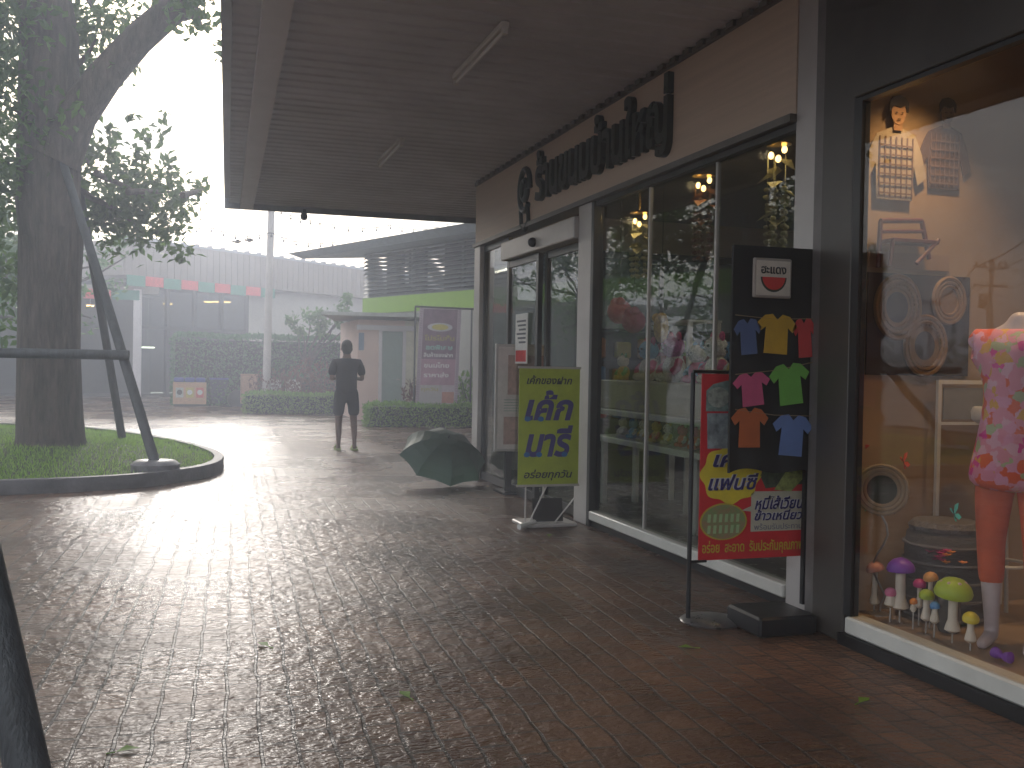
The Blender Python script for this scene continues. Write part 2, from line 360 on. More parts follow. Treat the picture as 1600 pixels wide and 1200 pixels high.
def island(kp, cx, cy_, hump, nblades, rng):
    outer = smooth_loop(kp); inner = inset(outer, .12); n_ = len(outer)
    k = MB()
    rings = [[(p[0],p[1],-.012) for p in outer], [(p[0],p[1],.135) for p in outer], [(p[0]*.9+q[0]*.1,p[1]*.9+q[1]*.1,.15) for p,q in zip(outer,inner)], [(p[0],p[1],.15) for p in inner], [(p[0],p[1],.05) for p in inner]]
    vs = [p for r in rings for p in r]
    fs = [(a*n_+i, a*n_+(i+1)%n_, (a+1)*n_+(i+1)%n_, (a+1)*n_+i) for a in range(4) for i in range(n_)]
    k.add(vs, fs); tag(k.build('kerb', M['kerb'], smooth=True), kind='structure')
    lawn = MB(); lv = []; lf = []; S = 7
    hz = lambda t: .09+hump*(1-(1-t)**2)
    for s_ in range(S+1):
        t = s_/S*.97
        for p in inner:
            lv.append((p[0]+(cx-p[0])*t, p[1]+(cy_-p[1])*t, hz(t)))
    for s_ in range(S):
        for i in range(n_): lf.append((s_*n_+i, s_*n_+(i+1)%n_, (s_+1)*n_+(i+1)%n_, (s_+1)*n_+i))
    lf.append(tuple(S*n_+i for i in range(n_)))
    lawn.add(lv, lf); tag(lawn.build('lawn_bed', M['soil'], smooth=True), kind='structure')
    gr = MB(); xs = [p[0] for p in inner]; ys = [p[1] for p in inner]
    cnt = 0
    while cnt < nblades:
        x, y = random.uniform(*rng[0]), random.uniform(*rng[1])
        if not in_poly(x, y, inner): continue
        best = min(math.hypot(p[0]-x, p[1]-y) for p in inner[::3]); dc = math.hypot(x-cx, y-cy_)
        t = best/(best+dc+1e-6)
        z = hz(t)-.01
        h = random.uniform(.03, .075); a = random.uniform(0, 6.28); w = .006
        tip = Vector((x+random.gauss(0,.025), y+random.gauss(0,.025), z+h))
        gr.add([(x-w*math.cos(a), y-w*math.sin(a), z), (x+w*math.cos(a), y+w*math.sin(a), z), tip], [(0,1,2)]); cnt += 1
    tag(gr.build('grass', M['grass']), 'short wet grass growing over the kerbed island', 'grass', kind='stuff')
island(kp, -2.5, 15.0, .17, 42000, ((-6.0,.5),(10.8,20.5)))
def lawn_z(x, y): return .2

# ------------------------------------------------------------------ shop with the lettered fascia
XW = 3.36
shop = thing('shop_building', 'glass fronted shop under a deep ribbed canopy with dark raised lettering', 'shop', (XW, 8, 0))
V0, V1 = 5.05, 11.8
# shell
m_ = MB(); m_.box((XW+.1, 4.62, .004), (9.2, V1-.05, .02)); m_.build('floor', M['tile'], shop)
m_ = MB(); m_.box((9.2, 4.62, 0), (9.35, V1+.05, 3.9)); m_.box((XW+.1, 4.50, 0), (9.2, 4.62, 3.9)); m_.build('wall', M['darkwall'], shop)
m_ = MB(); m_.box((XW+.08, 4.62, 3.3), (9.2, V1, 3.4)); m_.build('shop_ceiling', M['inceil'], shop)
m_ = MB()
m_.box((XW, V1, 2.89), (9.35, V1+.12, 3.66)); m_.build('end_fascia', M['fascia'], shop)
m_ = MB(); m_.box((XW-.04, 5.04, 2.89), (XW+.08, V1+.12, 3.60)); m_.build('sign_fascia', M['fascia'], shop)
m_ = MB(); m_.box((XW-.075, 5.04, 2.845), (XW+.1, V1+.135, 2.89)); m_.box((XW-.06, 5.04, 3.60), (XW+.09, V1+.13, 3.64))
k = 5.1
while k < V1:
    m_.box((XW-.085, k, 3.605), (XW-.06, k+.09, 3.645)); k += .2
m_.build('fascia_trim', M['trim'], shop)
# lettering reads from far to near along the wall: left of the picture is far
lax, lay = Vector((0,-1,0)), Z
text_obj('sign_lettering', 'ร้านขนมบ้านใหญ่', M['letter'], shop, (XW-.04, 9.55, 2.96), lax, lay, width=2.95, height=.60, depth=.05, bold=.03)
lg = MB()
ring = [(math.cos(a)*.17, math.sin(a)*.22) for a in [i*math.pi/12 for i in range(25)]]
cen = Vector((XW-.06, 9.95, 3.24))
lg.tube([cen+lax*a+Z*b for a, b in ring[:22]], .03, 8); lg.tube([cen+lax*a*.45+Z*b*.45 for a, b in ring], .035, 8)
lg.tube([cen+lax*.1+Z*(-.2), cen+lax*.13+Z*(-.33), cen+lax*.02+Z*(-.42), cen+lax*(-.1)+Z*(-.36), cen+lax*(-.13)+Z*(-.2)], .022, 8)
lg.build('sign_emblem', M['letter'], shop)
# posts and glazing
def post(a, b, w, mt, name='post', z1=2.845, x0=None):
    q = MB(); q.bbox(((x0 if x0 is not None else XW-.05), a, 0), (XW+w, b, z1), .006); return q.build(name, M[mt], shop)
post(4.702, 5.05, .08, 'alu', z1=3.62, x0=XW-.03)
post(8.12, 8.42, .05, 'alu')
post(8.06, 8.12, .05, 'darkalu')
post(V1-.12, V1+.12, .14, 'alu')
for y0, y1, nm in ((5.05, 6.02, 'window_pane'), (6.03, 7.06, 'window_pane'), (7.07, 8.06, 'window_pane')):
    q = MB(); q.box((XW+.012, y0+.004, .14), (XW+.022, y1-.004, 2.80)); q.build(nm, M['glass'], shop)
q = MB()
for y0 in (6.025, 7.065): q.box((XW+.004, y0-.012, .14), (XW+.03, y0+.012, 2.80))
q.build('glazing_bead', M['alu'], shop)
q = MB(); q.box((XW-.03, 5.05, 2.80), (XW+.05, 8.06, 2.842)); q.build('window_head', M['darkalu'], shop)
q = MB(); q.bbox((XW-.05, 5.05, .06), (XW+.06, 8.06, .14), .008); q.build('window_sill', M['sill'], shop)
q = MB(); q.box((XW-.02, 5.05, 0), (XW+.05, 8.06, .058)); q.build('plinth', M['black'], shop)
# sliding doors and header
q = MB(); q.bbox((XW-.10, 8.42, 2.56), (XW+.05, 10.65, 2.76), .01); q.build('door_header', M['alu'], shop)
q = MB(); q.ball((XW-.12, 9.5, 2.64), .05, 12); q.build('door_sensor', M['black'], shop)
def leaf(y0, y1, name, xo=0.0, fr=.07, z1=2.55):
    f = MB(); xx = XW+xo
    f.box((xx, y0, .01), (xx+.05, y0+fr, z1)); f.box((xx, y1-fr, .01), (xx+.05, y1, z1)); f.box((xx+.002, y0+fr, .01), (xx+.048, y1-fr, .1)); f.box((xx+.002, y0+fr, z1-.07), (xx+.048, y1-fr, z1))
    d = f.build(name, M['darkalu'], shop)
    p_ = MB(); p_.box((xx+.018, y0+fr, .1), (xx+.028, y1-fr, z1-.07)); p_.build('pane', M['glass'], d); return d
leaf(8.44, 9.5, 'door', .02); leaf(9.56, 10.62, 'door', -.03)
leaf(10.67, V1-.13, 'side_light', 0, .05, 2.84)
q = MB(); q.box((XW-.04, 9.85, 1.42), (XW-.032, 10.25, 1.95)); o_ = q.build('door_sticker', M['white'], shop)
q = MB()
for i in range(6): q.box((XW-.0435, 9.9, 1.86-i*.045), (XW-.0405, 10.2-.04*(i % 3), 1.88-i*.045))
q.build('door_sticker_print', cm('sticker_ink', (.1,.1,.12)), shop)
q = MB(); q.box((XW-.0435, 9.88, 1.44), (XW-.0405, 10.22, 1.56)); q.build('door_sticker_band', M['red'], shop)
# end glass wall
e_ = MB(); e2 = MB(); xx = XW+.14
while xx < 9.0:
    e2.box((xx, V1+.02, .1), (xx+1.13, V1+.03, 2.8)); e_.box((xx+1.13, V1-.01, .0), (xx+1.17, V1+.06, 2.88)); xx += 1.17
e2.build('end_glass', M['glass_far'], shop); e_.box((XW+.14, V1, 0), (9.2, V1+.05, .1)); e_.box((XW+.14, V1, 2.8), (9.2, V1+.05, 2.884)); e_.build('end_mullion', M['darkalu'], shop)
# canopy
def edge_x(v): return .20+.031*(v-6.5)
YF, YN = 14.8, -4.0
c_ = MB(); vs = []; fs = []; ys = []
v = YN
while v < YF: ys += [(v, 0), (v+.10, 0), (v+.115, .013), (v+.185, .013)]; v += .2
ys.append((YF, 0))
for (yy, dz) in ys: vs += [(edge_x(yy), yy, 3.65+dz), (11.0 if yy > V1+.15 else XW-.04, yy, 3.65+dz)]
vs2 = vs
for i in range(len(ys)-1): fs.append((i*2, i*2+2, i*2+3, i*2+1))
c_.add(vs, fs)
cpy = c_.build('canopy', M['white_metal'], shop, smooth=False)
c_ = MB(); c_.box((XW+.09, 3.0, 3.66), (11, YF, 3.90))
c_.add([(edge_x(YN),YN,3.70),(XW+.09,YN,3.70),(XW+.09,YF,3.70),(edge_x(YF),YF,3.70),(edge_x(YN),YN,3.80),(XW+.09,YN,3.92),(XW+.09,YF,3.92),(edge_x(YF),YF,3.80)],[(0,1,2,3),(4,7,6,5),(0,4,5,1),(1,5,6,2),(2,6,7,3),(3,7,4,0)])
c_.build('roof_deck', M['gutter'], shop)
c_ = MB(); n0 = Vector((edge_x(YN)+.22, YN, 3.56)); n1 = Vector((edge_x(YF)+.16, YF-.1, 3.56)); 
c_.add([n0, n0+X*.18, n1+X*.18, n1, n0+Z*.085, n0+X*.18+Z*.085, n1+X*.18+Z*.085, n1+Z*.085], [(0,3,2,1),(4,5,6,7),(0,1,5,4),(1,2,6,5),(2,3,7,6),(3,0,4,7)])
c_.build('canopy_beam', M['beam'], shop)
c_ = MB(); a0 = Vector((edge_x(YN)-.07, YN, 3.62)); a1 = Vector((edge_x(YF)-.07, YF-.6, 3.62))
c_.add([a0, a0+X*.07, a1+X*.07, a1, a0+Z*.2, a0+X*.07+Z*.2, a1+X*.07+Z*.2, a1+Z*.2], [(0,3,2,1),(4,5,6,7),(0,1,5,4),(1,2,6,5),(2,3,7,6),(3,0,4,7)])
c_.box((edge_x(YF)-.05, YF, 3.57), (11, YF+.06, 3.82)); c_.build('canopy_gutter', M['gutter'], shop)
c_ = MB(); c_.tube([P(476, 327, y=YF-.02), P(476, 333, y=YF-.02)], .02, 8); c_.ball(P(475, 338, y=YF-.02), .055, 10, (1,1,1.1)); c_.build('canopy_lamp', M['black'], shop)
# fluorescent battens
def batten(x, y0, y1, lab):
    t = thing('ceiling_light', lab, 'light fitting', (x, (y0+y1)/2, 3.65), 'unlit tube fittings under the canopy')
    q = MB(); q.bbox((x-.03, y0, 3.605), (x+.03, y1, 3.648), .006); q.build('housing', M['white'], t)
    q = MB(); q.tube([(x, y0+.04, 3.585), (x, y1-.04, 3.585)], .014, 10); q.build('tube', M['tube'], t)
    q = MB(); q.box((x-.018, y0, 3.565), (x+.018, y0+.04, 3.606)); q.build('lamp_holder', M['white'], t)
    q = MB(); q.box((x-.018, y1-.04, 3.565), (x+.018, y1, 3.606)); q.build('lamp_holder', M['white'], t)
batten(1.92, 6.25, 7.55, 'unlit fluorescent tube fitting on the canopy ceiling nearest the camera')
batten(1.95, 9.8, 11.0, 'unlit fluorescent tube fitting far along the canopy ceiling, nearer the open end')

# ------------------------------------------------------------------ shop with the lit display window
X2 = 3.2
sh2 = thing('display_shop', 'shop with a dark frame and a warm lit display window at the right', 'shop', (X2, 2, 0))
q = MB(); q.bbox((X2, 4.33, 0), (X2+.05, 4.60, 3.64), .008); q.box((X2+.051, 4.50, 0), (X2+.30, 4.60, 3.64)); q.build('pillar', M['pillar'], sh2)
q = MB(); q.bbox((X2+.02, 4.602, 0), (XW+.02, 4.70, 3.64), .006); q.build('corner_panel', mat('grey_corner_panel', (0.17,0.155,0.15), .45, metal=.2, noise=.15), sh2)
q = MB(); q.bbox((X2-.012, -2.5, 2.79), (X2+.06, 4.328, 3.645), .006); q.build('header_panel', M['pillar'], sh2)
q = MB(); q.box((X2+.0, 4.27, .15), (X2+.05, 4.328, 2.787)); q.box((X2+.002, -2.5, 2.765), (X2+.05, 4.27, 2.787)); q.build('window_frame', M['black'], sh2)
q = MB(); q.bbox((X2-.015, -2.5, .06), (X2+.10, 4.30, .148), .01); q.build('window_sill', M['sill'], sh2)
q = MB(); q.box((X2-.03, -2.5, 0), (X2+.06, 4.33, .058)); q.build('plinth', M['black'], sh2)
q = MB()
q.box((X2+.012, .9, .148), (X2+.022, 4.27, 2.745)); q.box((X2+.012, -2.5, .148), (X2+.022, .89, 2.745)); q.build('window_pane', M['glass2'], sh2)
q = MB(); q.box((X2+.10, -2.5, .02), (6.6, 4.44, .13)); q.build('display_floor', cm('tan_display_floor', (.33,.24,.17), .45), sh2)
q = MB(); q.box((X2+.052, 4.452, .0), (6.6, 4.498, 3.3)); q.build('side_wall', M['beige'], sh2)
q = MB(); q.box((5.6, -2.5, .13), (5.7, 4.45, 3.3)); q.build('back_wall', cm('brown_back_wall', (.30,.20,.125), .7), sh2)
q = MB(); q.box((X2+.06, -2.5, 3.3), (6.6, 4.45, 3.4)); q.build('shop_ceiling', M['inceil'], sh2)
q = MB(); q.box((X2+.25, -2.62, 0), (6.6, -2.5, 3.3)); q.build('end_wall', M['darkwall'], sh2)

def downlight(p, power, lab, spot=True, size=95):
    t = thing('downlight', lab, 'lamp', p, 'small warm display downlights')
    q = MB(); q.lathe(Vector(p)+Z*.0, [(.035,0),(.05,.0),(.055,.02),(.04,.09),(.03,.09)], 14); q.build('housing', M['white'], t)
    q = MB(); q.ball(Vector(p)+Z*(-.012), .026, 10); q.build('bulb', M['amber'], t)
    L = bpy.data.lights.new('downlight_beam', 'SPOT'); L.energy = power; L.color = (1.0, .66, .32); L.spot_size = R(size); L.spot_blend = .8; L.shadow_soft_size = .04
    lo = bpy.data.objects.new('downlight_beam', L); col.objects.link(lo); lo.parent = t; lo.location = (0,0,-.05)
    return t
downlight((3.60, 4.10, 3.20), 28, 'small warm downlight above the two portrait figures in the display window')
downlight((4.05, 3.45, 3.20), 20, 'small warm downlight over the mannequin in the display window')
downlight((4.6, 2.2, 3.20), 16, 'small warm downlight deeper in the display shop ceiling')

# prints on the display side wall (plane y = 4.44)
def poster(name, lab, cat, px0, py0, px1, py1, y, mt, group=None):
    a = P(px0, py0, y=y); b = P(px1, py1, y=y)
    x0, x1 = sorted((a.x, b.x)); z0, z1 = sorted((a.z, b.z))
    t = thing(name, lab, cat, ((x0+x1)/2, y, z0), group)
    q = MB(); q.box((x0, y, z0), (x1, y+.01, z1)); q.build('print_board', mt, t)
    return t, x0, x1, z0, z1
# woven rings print
t, x0, x1, z0, z1 = poster('wall_print', 'dark square print of woven straw rings on the beige display wall', 'poster', 1357, 425, 1512, 588, 4.435, cm('print_brown', (.045,.028,.02), .5))
for i, (px, py, r) in enumerate(((1402, 480, .165), (1445, 540, .155), (1482, 470, .12))):
    c = P(px, py, y=4.434); q = MB()
    for rr in (1.0, .82, .64):
        if rr < .7 and i == 1: continue
        q.tube([Vector((max(x0+.01,min(x1-.01,c.x+math.cos(a)*r*rr*.85)), 4.43, c.z+math.sin(a)*r*rr)) for a in [k*math.pi/20 for k in range(41)]], .0135*rr, 6, flat=1)
    if i != 2: q.add([(min(x1-.01,c.x+math.cos(a)*r*.85*w_), 4.434, c.z+math.sin(a)*r*w_) for w_ in (1.0,.5) for a in [k*math.pi/12 for k in range(24)]], [(k,(k+1)%24,24+(k+1)%24,24+k) for k in range(24)])
    if i == 2: q.add([(c.x+math.cos(a)*r*.6, 4.432, c.z+math.sin(a)*r*.6) for a in [k*math.pi/12 for k in range(24)]], [tuple(range(24))])
    for k in range(34):
        a = k*math.pi/17
        p0 = Vector((c.x+math.cos(a)*r*.6, 4.427, c.z+math.sin(a)*r*.7)); p1 = Vector((c.x+math.cos(a+.18)*r*.86, 4.427, c.z+math.sin(a+.18)*r*1.02))
        if x0 < min(p0.x,p1.x) and max(p0.x,p1.x) < x1: q.tube([p0, p1], .004, 4)
    q.build('woven_ring', cm('straw_print', (.22,.125,.045), .6, nscale=40), t)
q = MB(); a = P(1357, 392, y=4.44); b = P(1482, 425, y=4.44); q.box((a.x, 4.436, b.z+.003), (b.x, 4.446, a.z)); q.build('upper_strip', cm('tan_board', (.32,.21,.13)), t)

# two portrait figures printed on boards
def portrait(px, py, s, lab, faded, y):
    c = P(px, py, y=y)                          # top of the head
    t = thing('portrait_print', lab, 'poster', (c.x, y, c.z-1.0*s), 'cut-out portrait prints in the display window')
    sk = cm('print_skin'+('_dark' if faded else ''), (.42,.24,.13) if not faded else (.2,.13,.08)); hr = cm('print_hair', (.02,.013,.01))  # the second figure takes a darker set of print colours
    o = Vector((c.x, y, c.z))
    def pr(poly, nm, mt, d): q = MB(); q.prism([(a*s, b*s) for a, b in poly], o+Vector((0,-d,0)), X, Z, .004, Vector((0,1,0))); return q.build(nm, mt, t)
    ell = lambda cx, cz, rx, rz, n=18: [(cx+math.cos(2*math.pi*k/n)*rx, cz+math.sin(2*math.pi*k/n)*rz) for k in range(n)]
    body = [(-.21,-.95),(-.23,-.62),(-.30,-.75),(-.37,-.66),(-.27,-.42),(-.22,-.34),(-.06,-.27),(.06,-.27),(.21,-.33),(.29,-.5),(.35,-.72),(.25,-.80),(.20,-.62),(.19,-.95)]
    pr(body, 'shirt', cm('plaid_print'+('_dark' if faded else ''), (.46,.38,.28) if not faded else (.12,.07,.045), .6), .004)
    q = MB()
    for k in range(7): q.prism([((-.2+k*.062)*s, -.93*s), ((-.185+k*.062)*s, -.93*s), ((-.185+k*.062)*s, -.36*s), ((-.2+k*.062)*s, -.36*s)], o+Vector((0,-.009,0)), X, Z, .002, Vector((0,1,0)))
    for k in range(6): q.prism([(-.2*s, (-.9+k*.09)*s), (.18*s, (-.9+k*.09)*s), (.18*s, (-.885+k*.09)*s), (-.2*s, (-.885+k*.09)*s)], o+Vector((0,-.012,0)), X, Z, .002, Vector((0,1,0)))
    q.build('shirt_checks', cm('plaid_line', (.20,.12,.08)), t)
    pr([(-.05,-.3),(.05,-.3),(.045,-.2),(-.045,-.2)], 'neck', sk, .013)
    pr(ell(0, -.14, .082, .105), 'face', sk, .016)
    pr([(-.105,-.14),(-.085,-.11),(-.06,-.07),(.02,-.085),(.07,-.06),(.085,-.12),(.105,-.13),(.11,-.04),(.07,.01),(0,.03),(-.08,.01),(-.115,-.05)][::-1], 'hair', hr, .020)
    q = MB()
    for sx in (-.032, .032): q.prism([(a*s, b*s) for a, b in ell(sx, -.135, .012, .006, 8)], o+Vector((0,-.023,0)), X, Z, .002, Vector((0,1,0)))
    q.prism([(a*s, b*s) for a, b in ell(0, -.195, .022, .006, 8)], o+Vector((0,-.023,0)), X, Z, .002, Vector((0,1,0)))
    q.build('face_features', hr, t)
    return t
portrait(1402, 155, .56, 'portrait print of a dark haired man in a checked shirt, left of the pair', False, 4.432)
portrait(1478, 158, .50, 'darker portrait print of a second dark haired man, right of the pair', True, 4.441)
# chair-like shape added to imitate a wooden frame mirrored in the pane
t = thing('mirrored_frame_shape', 'small reddish shape imitating a mirrored wooden frame above the woven rings print', 'chair', P(1410, 420, y=4.38))
wm = cm('red_brown_wood', (.13,.035,.025), .45)
def bar(mb, p0, p1, r=.012, n=8): return mb.tube([p0, p1], r, n)
c0 = P(1376, 345, y=4.40); c1 = P(1440, 345, y=4.40); d0 = P(1372, 418, y=4.40); d1 = P(1452, 405, y=4.40); s0 = P(1375, 378, y=4.40); s1 = P(1446, 378, y=4.40)
for a, b in ((c0, d0), (c1, d1)): q = MB(); bar(q, a, b, .013); q.build('leg', wm, t)
for a, b in ((s0, P(1390, 415, y=4.3)), (s1, P(1432, 412, y=4.3))): q = MB(); bar(q, a+Vector((0,-.1,0)), b, .011); q.build('leg', wm, t)
q = MB(); bar(q, c0, c1, .014); bar(q, (c0+s0)/2, (c1+s1)/2, .011); q.build('backrest', wm, t)
q = MB(); q.bbox((s0.x, 4.29, s0.z-.01), (s1.x, 4.41, s0.z+.012), .004); q.build('seat', wm, t)

# white bar stool and white frame rack
st = P(1492, 870, y=4.05); 
t = thing('bar_stool', 'white round topped bar stool beside the mannequin', 'stool', (4.0, 4.12, .13))
q = MB(); q.lathe((4.0, 4.12, 1.14), [(.13,0),(.155,.02),(.16,.06),(.15,.085),(.05,.092)], 20); q.build('seat', M['white'], t)
q = MB(); q.lathe((4.0, 4.12, 1.02), [(.03,0),(.05,.0),(.05,.118),(.03,.12)], 12); q.build('collar', M['black'], t)
for a in (0.6, 2.2, 3.8, 5.4):
    q = MB(); q.tube([(4.0+.05*math.cos(a), 4.12+.05*math.sin(a), 1.12), (4.0+.17*math.cos(a), 4.12+.17*math.sin(a), .13)], .011, 8); q.build('leg', M['white'], t)
q = MB(); q.tube([(4.0+.13*math.cos(a), 4.12+.13*math.sin(a), .42) for a in [k*math.pi/10 for k in range(21)]], .009, 6); q.build('foot_ring', M['white'], t)
t = thing('frame_rack', 'thin white upright display frame against the beige wall', 'rack', (3.95, 4.38, .13))
q = MB()
for x in (3.80, 4.24): q.box((x, 4.37, .13), (x+.022, 4.39, 1.34))
q.box((3.80, 4.37, 1.34), (4.262, 4.39, 1.362)); q.box((3.822, 4.372, 1.12), (4.24, 4.388, 1.135)); q.build('frame', M['white'], t)
q = MB(); q.box((3.84, 4.375, 1.15), (4.22, 4.383, 1.32)); q.build('card', cm('grey_card', (.25,.24,.22)), t)

# woven drum, straw ring hat, glass tubes
c = P(1475, 800, x=3.62); 
t = thing('woven_drum', 'grey woven drum shaped stool behind the mushrooms', 'stool', (3.73, 4.21, .13))
q = MB(); q.lathe((3.73, 4.21, .13), [(.17,0),(.19,.02),(.2,.12),(.195,.24),(.2,.36),(.19,.44),(.17,.46)], 26); q.build('body', cm('grey_wicker', (.13,.125,.13), .7, bump=1, bscale=50, stretch=(1,1,6)), t)
q = MB(); q.lathe((3.73, 4.21, .59), [(.18,0),(.185,.02),(.16,.045),(.02,.05)], 26); q.build('lid', cm('grey_wicker_lid', (.16,.15,.155), .7, bump=1, bscale=60), t)
q = MB()
for h in (.16,.25,.34,.43,.52): q.tube([(3.73+.205*math.cos(a), 4.21+.205*math.sin(a), h) for a in [k*math.pi/14 for k in range(29)]], .008, 5)
q.build('band', cm('grey_wicker_band', (.19,.18,.185), .7), t)
hc = P(1378, 765, x=3.43)
t = thing('straw_ring', 'round woven straw ring with a dark centre on a curled wire stand', 'ornament', (hc.x, hc.y, .13))
hx, hz_ = Vector((.80,-.60,0)).normalized(), Z
q = MB()
for rr, w in ((.125,.012),(.105,.012),(.085,.010)): q.tube([hc+hx*math.cos(a)*rr+hz_*math.sin(a)*rr for a in [k*math.pi/16 for k in range(33)]], w, 7)
for k in range(30):
    a = k*math.pi/15; q.tube([hc+hx*math.cos(a)*.075+hz_*math.sin(a)*.075, hc+hx*math.cos(a+.2)*.14+hz_*math.sin(a+.2)*.14], .006, 5)
q.build('ring', cm('pale_straw', (.33,.25,.16), .7), t)
q = MB(); q.add([hc+hx*math.cos(a)*.08+hz_*math.sin(a)*.08+Vector((.01,.01,0)) for a in [k*math.pi/12 for k in range(24)]]+[hc+hx*math.cos(a)*.08+hz_*math.sin(a)*.08+Vector((.022,.01,0)) for a in [k*math.pi/12 for k in range(24)]], [tuple(range(24)), tuple(range(47,23,-1))]+[(i,(i+1)%24,24+(i+1)%24,24+i) for i in range(24)]); q.build('centre', cm('dark_green_disc', (.03,.035,.015), .7), t)
q = MB(); q.tube([hc-Z*.13+hx*math.sin(k*.9)*.035*(1 if k < 9 else .2) - Z*(hc.z-.13-.13)*k/10 for k in range(11)], .006, 6); q.lathe((hc.x, hc.y, .13), [(.05,0),(.05,.01),(.01,.014)], 14); q.build('wire_stand', cm('silver_wire', (.5,.5,.5), .3, metal=.8), t)

def butterfly(px, py, xx, c, lab):
    p = P(px, py, x=xx); t = thing('butterfly', lab, 'ornament', p, 'small butterflies stuck in the display window')
    ang = random.uniform(-.6, .6); u_ = Vector((0, math.cos(ang), math.sin(ang))); w_ = Vector((0, -math.sin(ang), math.cos(ang)))
    for sg in (-1, 1):
        q = MB(); q.prism([(0,-.004),(.022*1,.016),(.034,.04),(.016,.038),(.003,.012)], p, u_*sg+Vector((.5,0,0)), w_, .002)
        q.prism([(0,.0),(.018,-.006),(.024,-.026),(.01,-.034),(.0,-.012)], p, u_*sg+Vector((.5,0,0)), w_, .002); q.build('wing', c, t)
    q = MB(); q.tube([p-w_*.025, p, p+w_*.025], [.002,.004,.002], 6); q.build('body', M['black'], t)
rr_ = cm('red_print', (.75,.06,.03)); tl = cm('teal_print', (.08,.55,.42))
butterfly(1346, 702, 3.40, rr_, 'dark red butterfly at the left edge, above the straw ring')
butterfly(1412, 722, 3.40, rr_, 'bright orange red butterfly right of the straw ring')
butterfly(1340, 802, 3.40, tl, 'teal butterfly left of and below the straw ring')
butterfly(1491, 803, 3.36, tl, 'teal butterfly in front of the grey woven drum')
butterfly(1318, 936, 3.42, rr_, 'small red butterfly low on the sill by the dark pillar')
# mushrooms
def mushroom(px, cy0, by, capr, c, lab, xx=3.42, stem=.012, open_=False, name='toy_mushroom'):
    base = P(px, by, x=xx); z0 = .132; capr *= 1.28; stem *= 1.3
    top = P(px, cy0, x=xx)
    t = thing(name, lab, 'ornament', (base.x, base.y, z0), 'coloured toy mushrooms along the display window sill')
    bz = max(z0, base.z)
    if bz > z0+.03:
        q = MB(); q.tube([(base.x, base.y, z0), (base.x, base.y, bz)], .004, 6); q.build('wire', cm('clear_rod', (.5,.5,.5), .2), t)
    q = MB(); q.lathe((base.x, base.y, bz), [(stem*.8,0),(stem*1.7,.012),(stem*1.5,.03),(stem,.06 if top.z-bz > .07 else (top.z-bz)*.6),(stem*.9, top.z-bz)], 12); q.build('stem', cm('white_stem', (.78,.74,.66), .5), t)
    q = MB(); q.lathe((base.x, base.y, top.z), [(stem*.8,-.006),(capr,-.012),(capr*1.04,0),(capr*.92,capr*.35),(capr*.6,capr*.68),(capr*.15,capr*.85)], 18, axis=(random.uniform(-.3,.05),random.uniform(-.25,.25),1)); q.build('cap', c, t)
    if open_:
        q = MB()
        for k in range(7):
            a = k*.9; q.ball(Vector((base.x, base.y, top.z))+Vector((math.cos(a)*capr*.6, math.sin(a)*capr*.6, capr*.55)), capr*.13, 8)
        q.build('cap_spot', cm('pale_spot', (.7,.55,.5)), t)
C = dict(purple=(.22,.05,.5), pink=(.75,.2,.4), magenta=(.55,.03,.22), orange=(.8,.28,.05), lime=(.45,.62,.05), blue=(.12,.35,.75), yellow=(.8,.7,.05), rose=(.6,.25,.18), tan=(.75,.38,.12), red=(.65,.06,.05))
for k_, c_v in C.items(): cm('toy_'+k_, c_v, .4)
mushroom(1366, 888, 945, .036, M['toy_rose'], 'mushroom with a rosy cap on a tall straight white stem, left part of sill')
mushroom(1347, 921, 939, .013, M['toy_yellow'], 'tiny yellow mushroom nearest the dark pillar', 3.44, .006)
mushroom(1406, 888, 952, .052, M['toy_purple'], 'large purple capped mushroom with a fat white stem', 3.42, .02)
mushroom(1391, 925, 948, .022, M['toy_pink'], 'small pink mushroom in front of the purple one', 3.38, .014)
mushroom(1427, 939, 956, .014, M['toy_orange'], 'tiny orange mushroom between the purple and the lime ones', 3.40, .007)
mushroom(1436, 912, 950, .024, M['toy_magenta'], 'magenta mushroom behind the tiny orange one', 3.48, .008)
mushroom(1453, 902, 950, .027, M['toy_tan'], 'orange tan mushroom behind the lime one', 3.50, .009)
mushroom(1447, 930, 970, .028, M['toy_lime'], 'lime green mushroom with a short white stem', 3.41, .012)
mushroom(1460, 946, 974, .018, M['toy_blue'], 'light blue mushroom beside the lime one', 3.39, .010)
mushroom(1488, 925, 988, .066, M['toy_lime'], 'largest mushroom, green cap with pale pink spots and thick stem', 3.41, .017, True)
mushroom(1516, 966, 1004, .028, M['toy_yellow'], 'yellow mushroom at the right end of the row', 3.40, .012)
# flower bunch
p = P(1485, 878, x=3.55)
t = thing('flower_bunch', 'magenta and orange artificial flowers in front of the drum', 'flowers', (p.x, p.y, .13))
q = MB(); q.lathe((p.x, p.y, .13), [(.045,0),(.055,.02),(.05,.2),(.04,.22)], 16); q.build('vase', cm('glass_grey', (.12,.12,.12), .1), t)
for nm, c, n_ in (('magenta_bloom', M['toy_magenta'], 11), ('orange_bloom', M['toy_orange'], 4)):
    q = MB()
    for k in range(n_):
        a = random.uniform(0, 6.28); ro = random.uniform(0, .09); cc = Vector((p.x+math.cos(a)*ro, p.y+(.08 if nm[0] == 'm' else -.07)*1+math.sin(a)*ro, p.z+random.uniform(-.02,.05)))
        for j in range(6):
            b_ = j*1.047; q.leaf(cc, .03, .022, Vector((math.cos(b_), math.sin(b_), .5)), Z)
    q.build(nm, c, t)
for px_, xx in ((1390, 3.45), (1450, 3.47)):
    pass
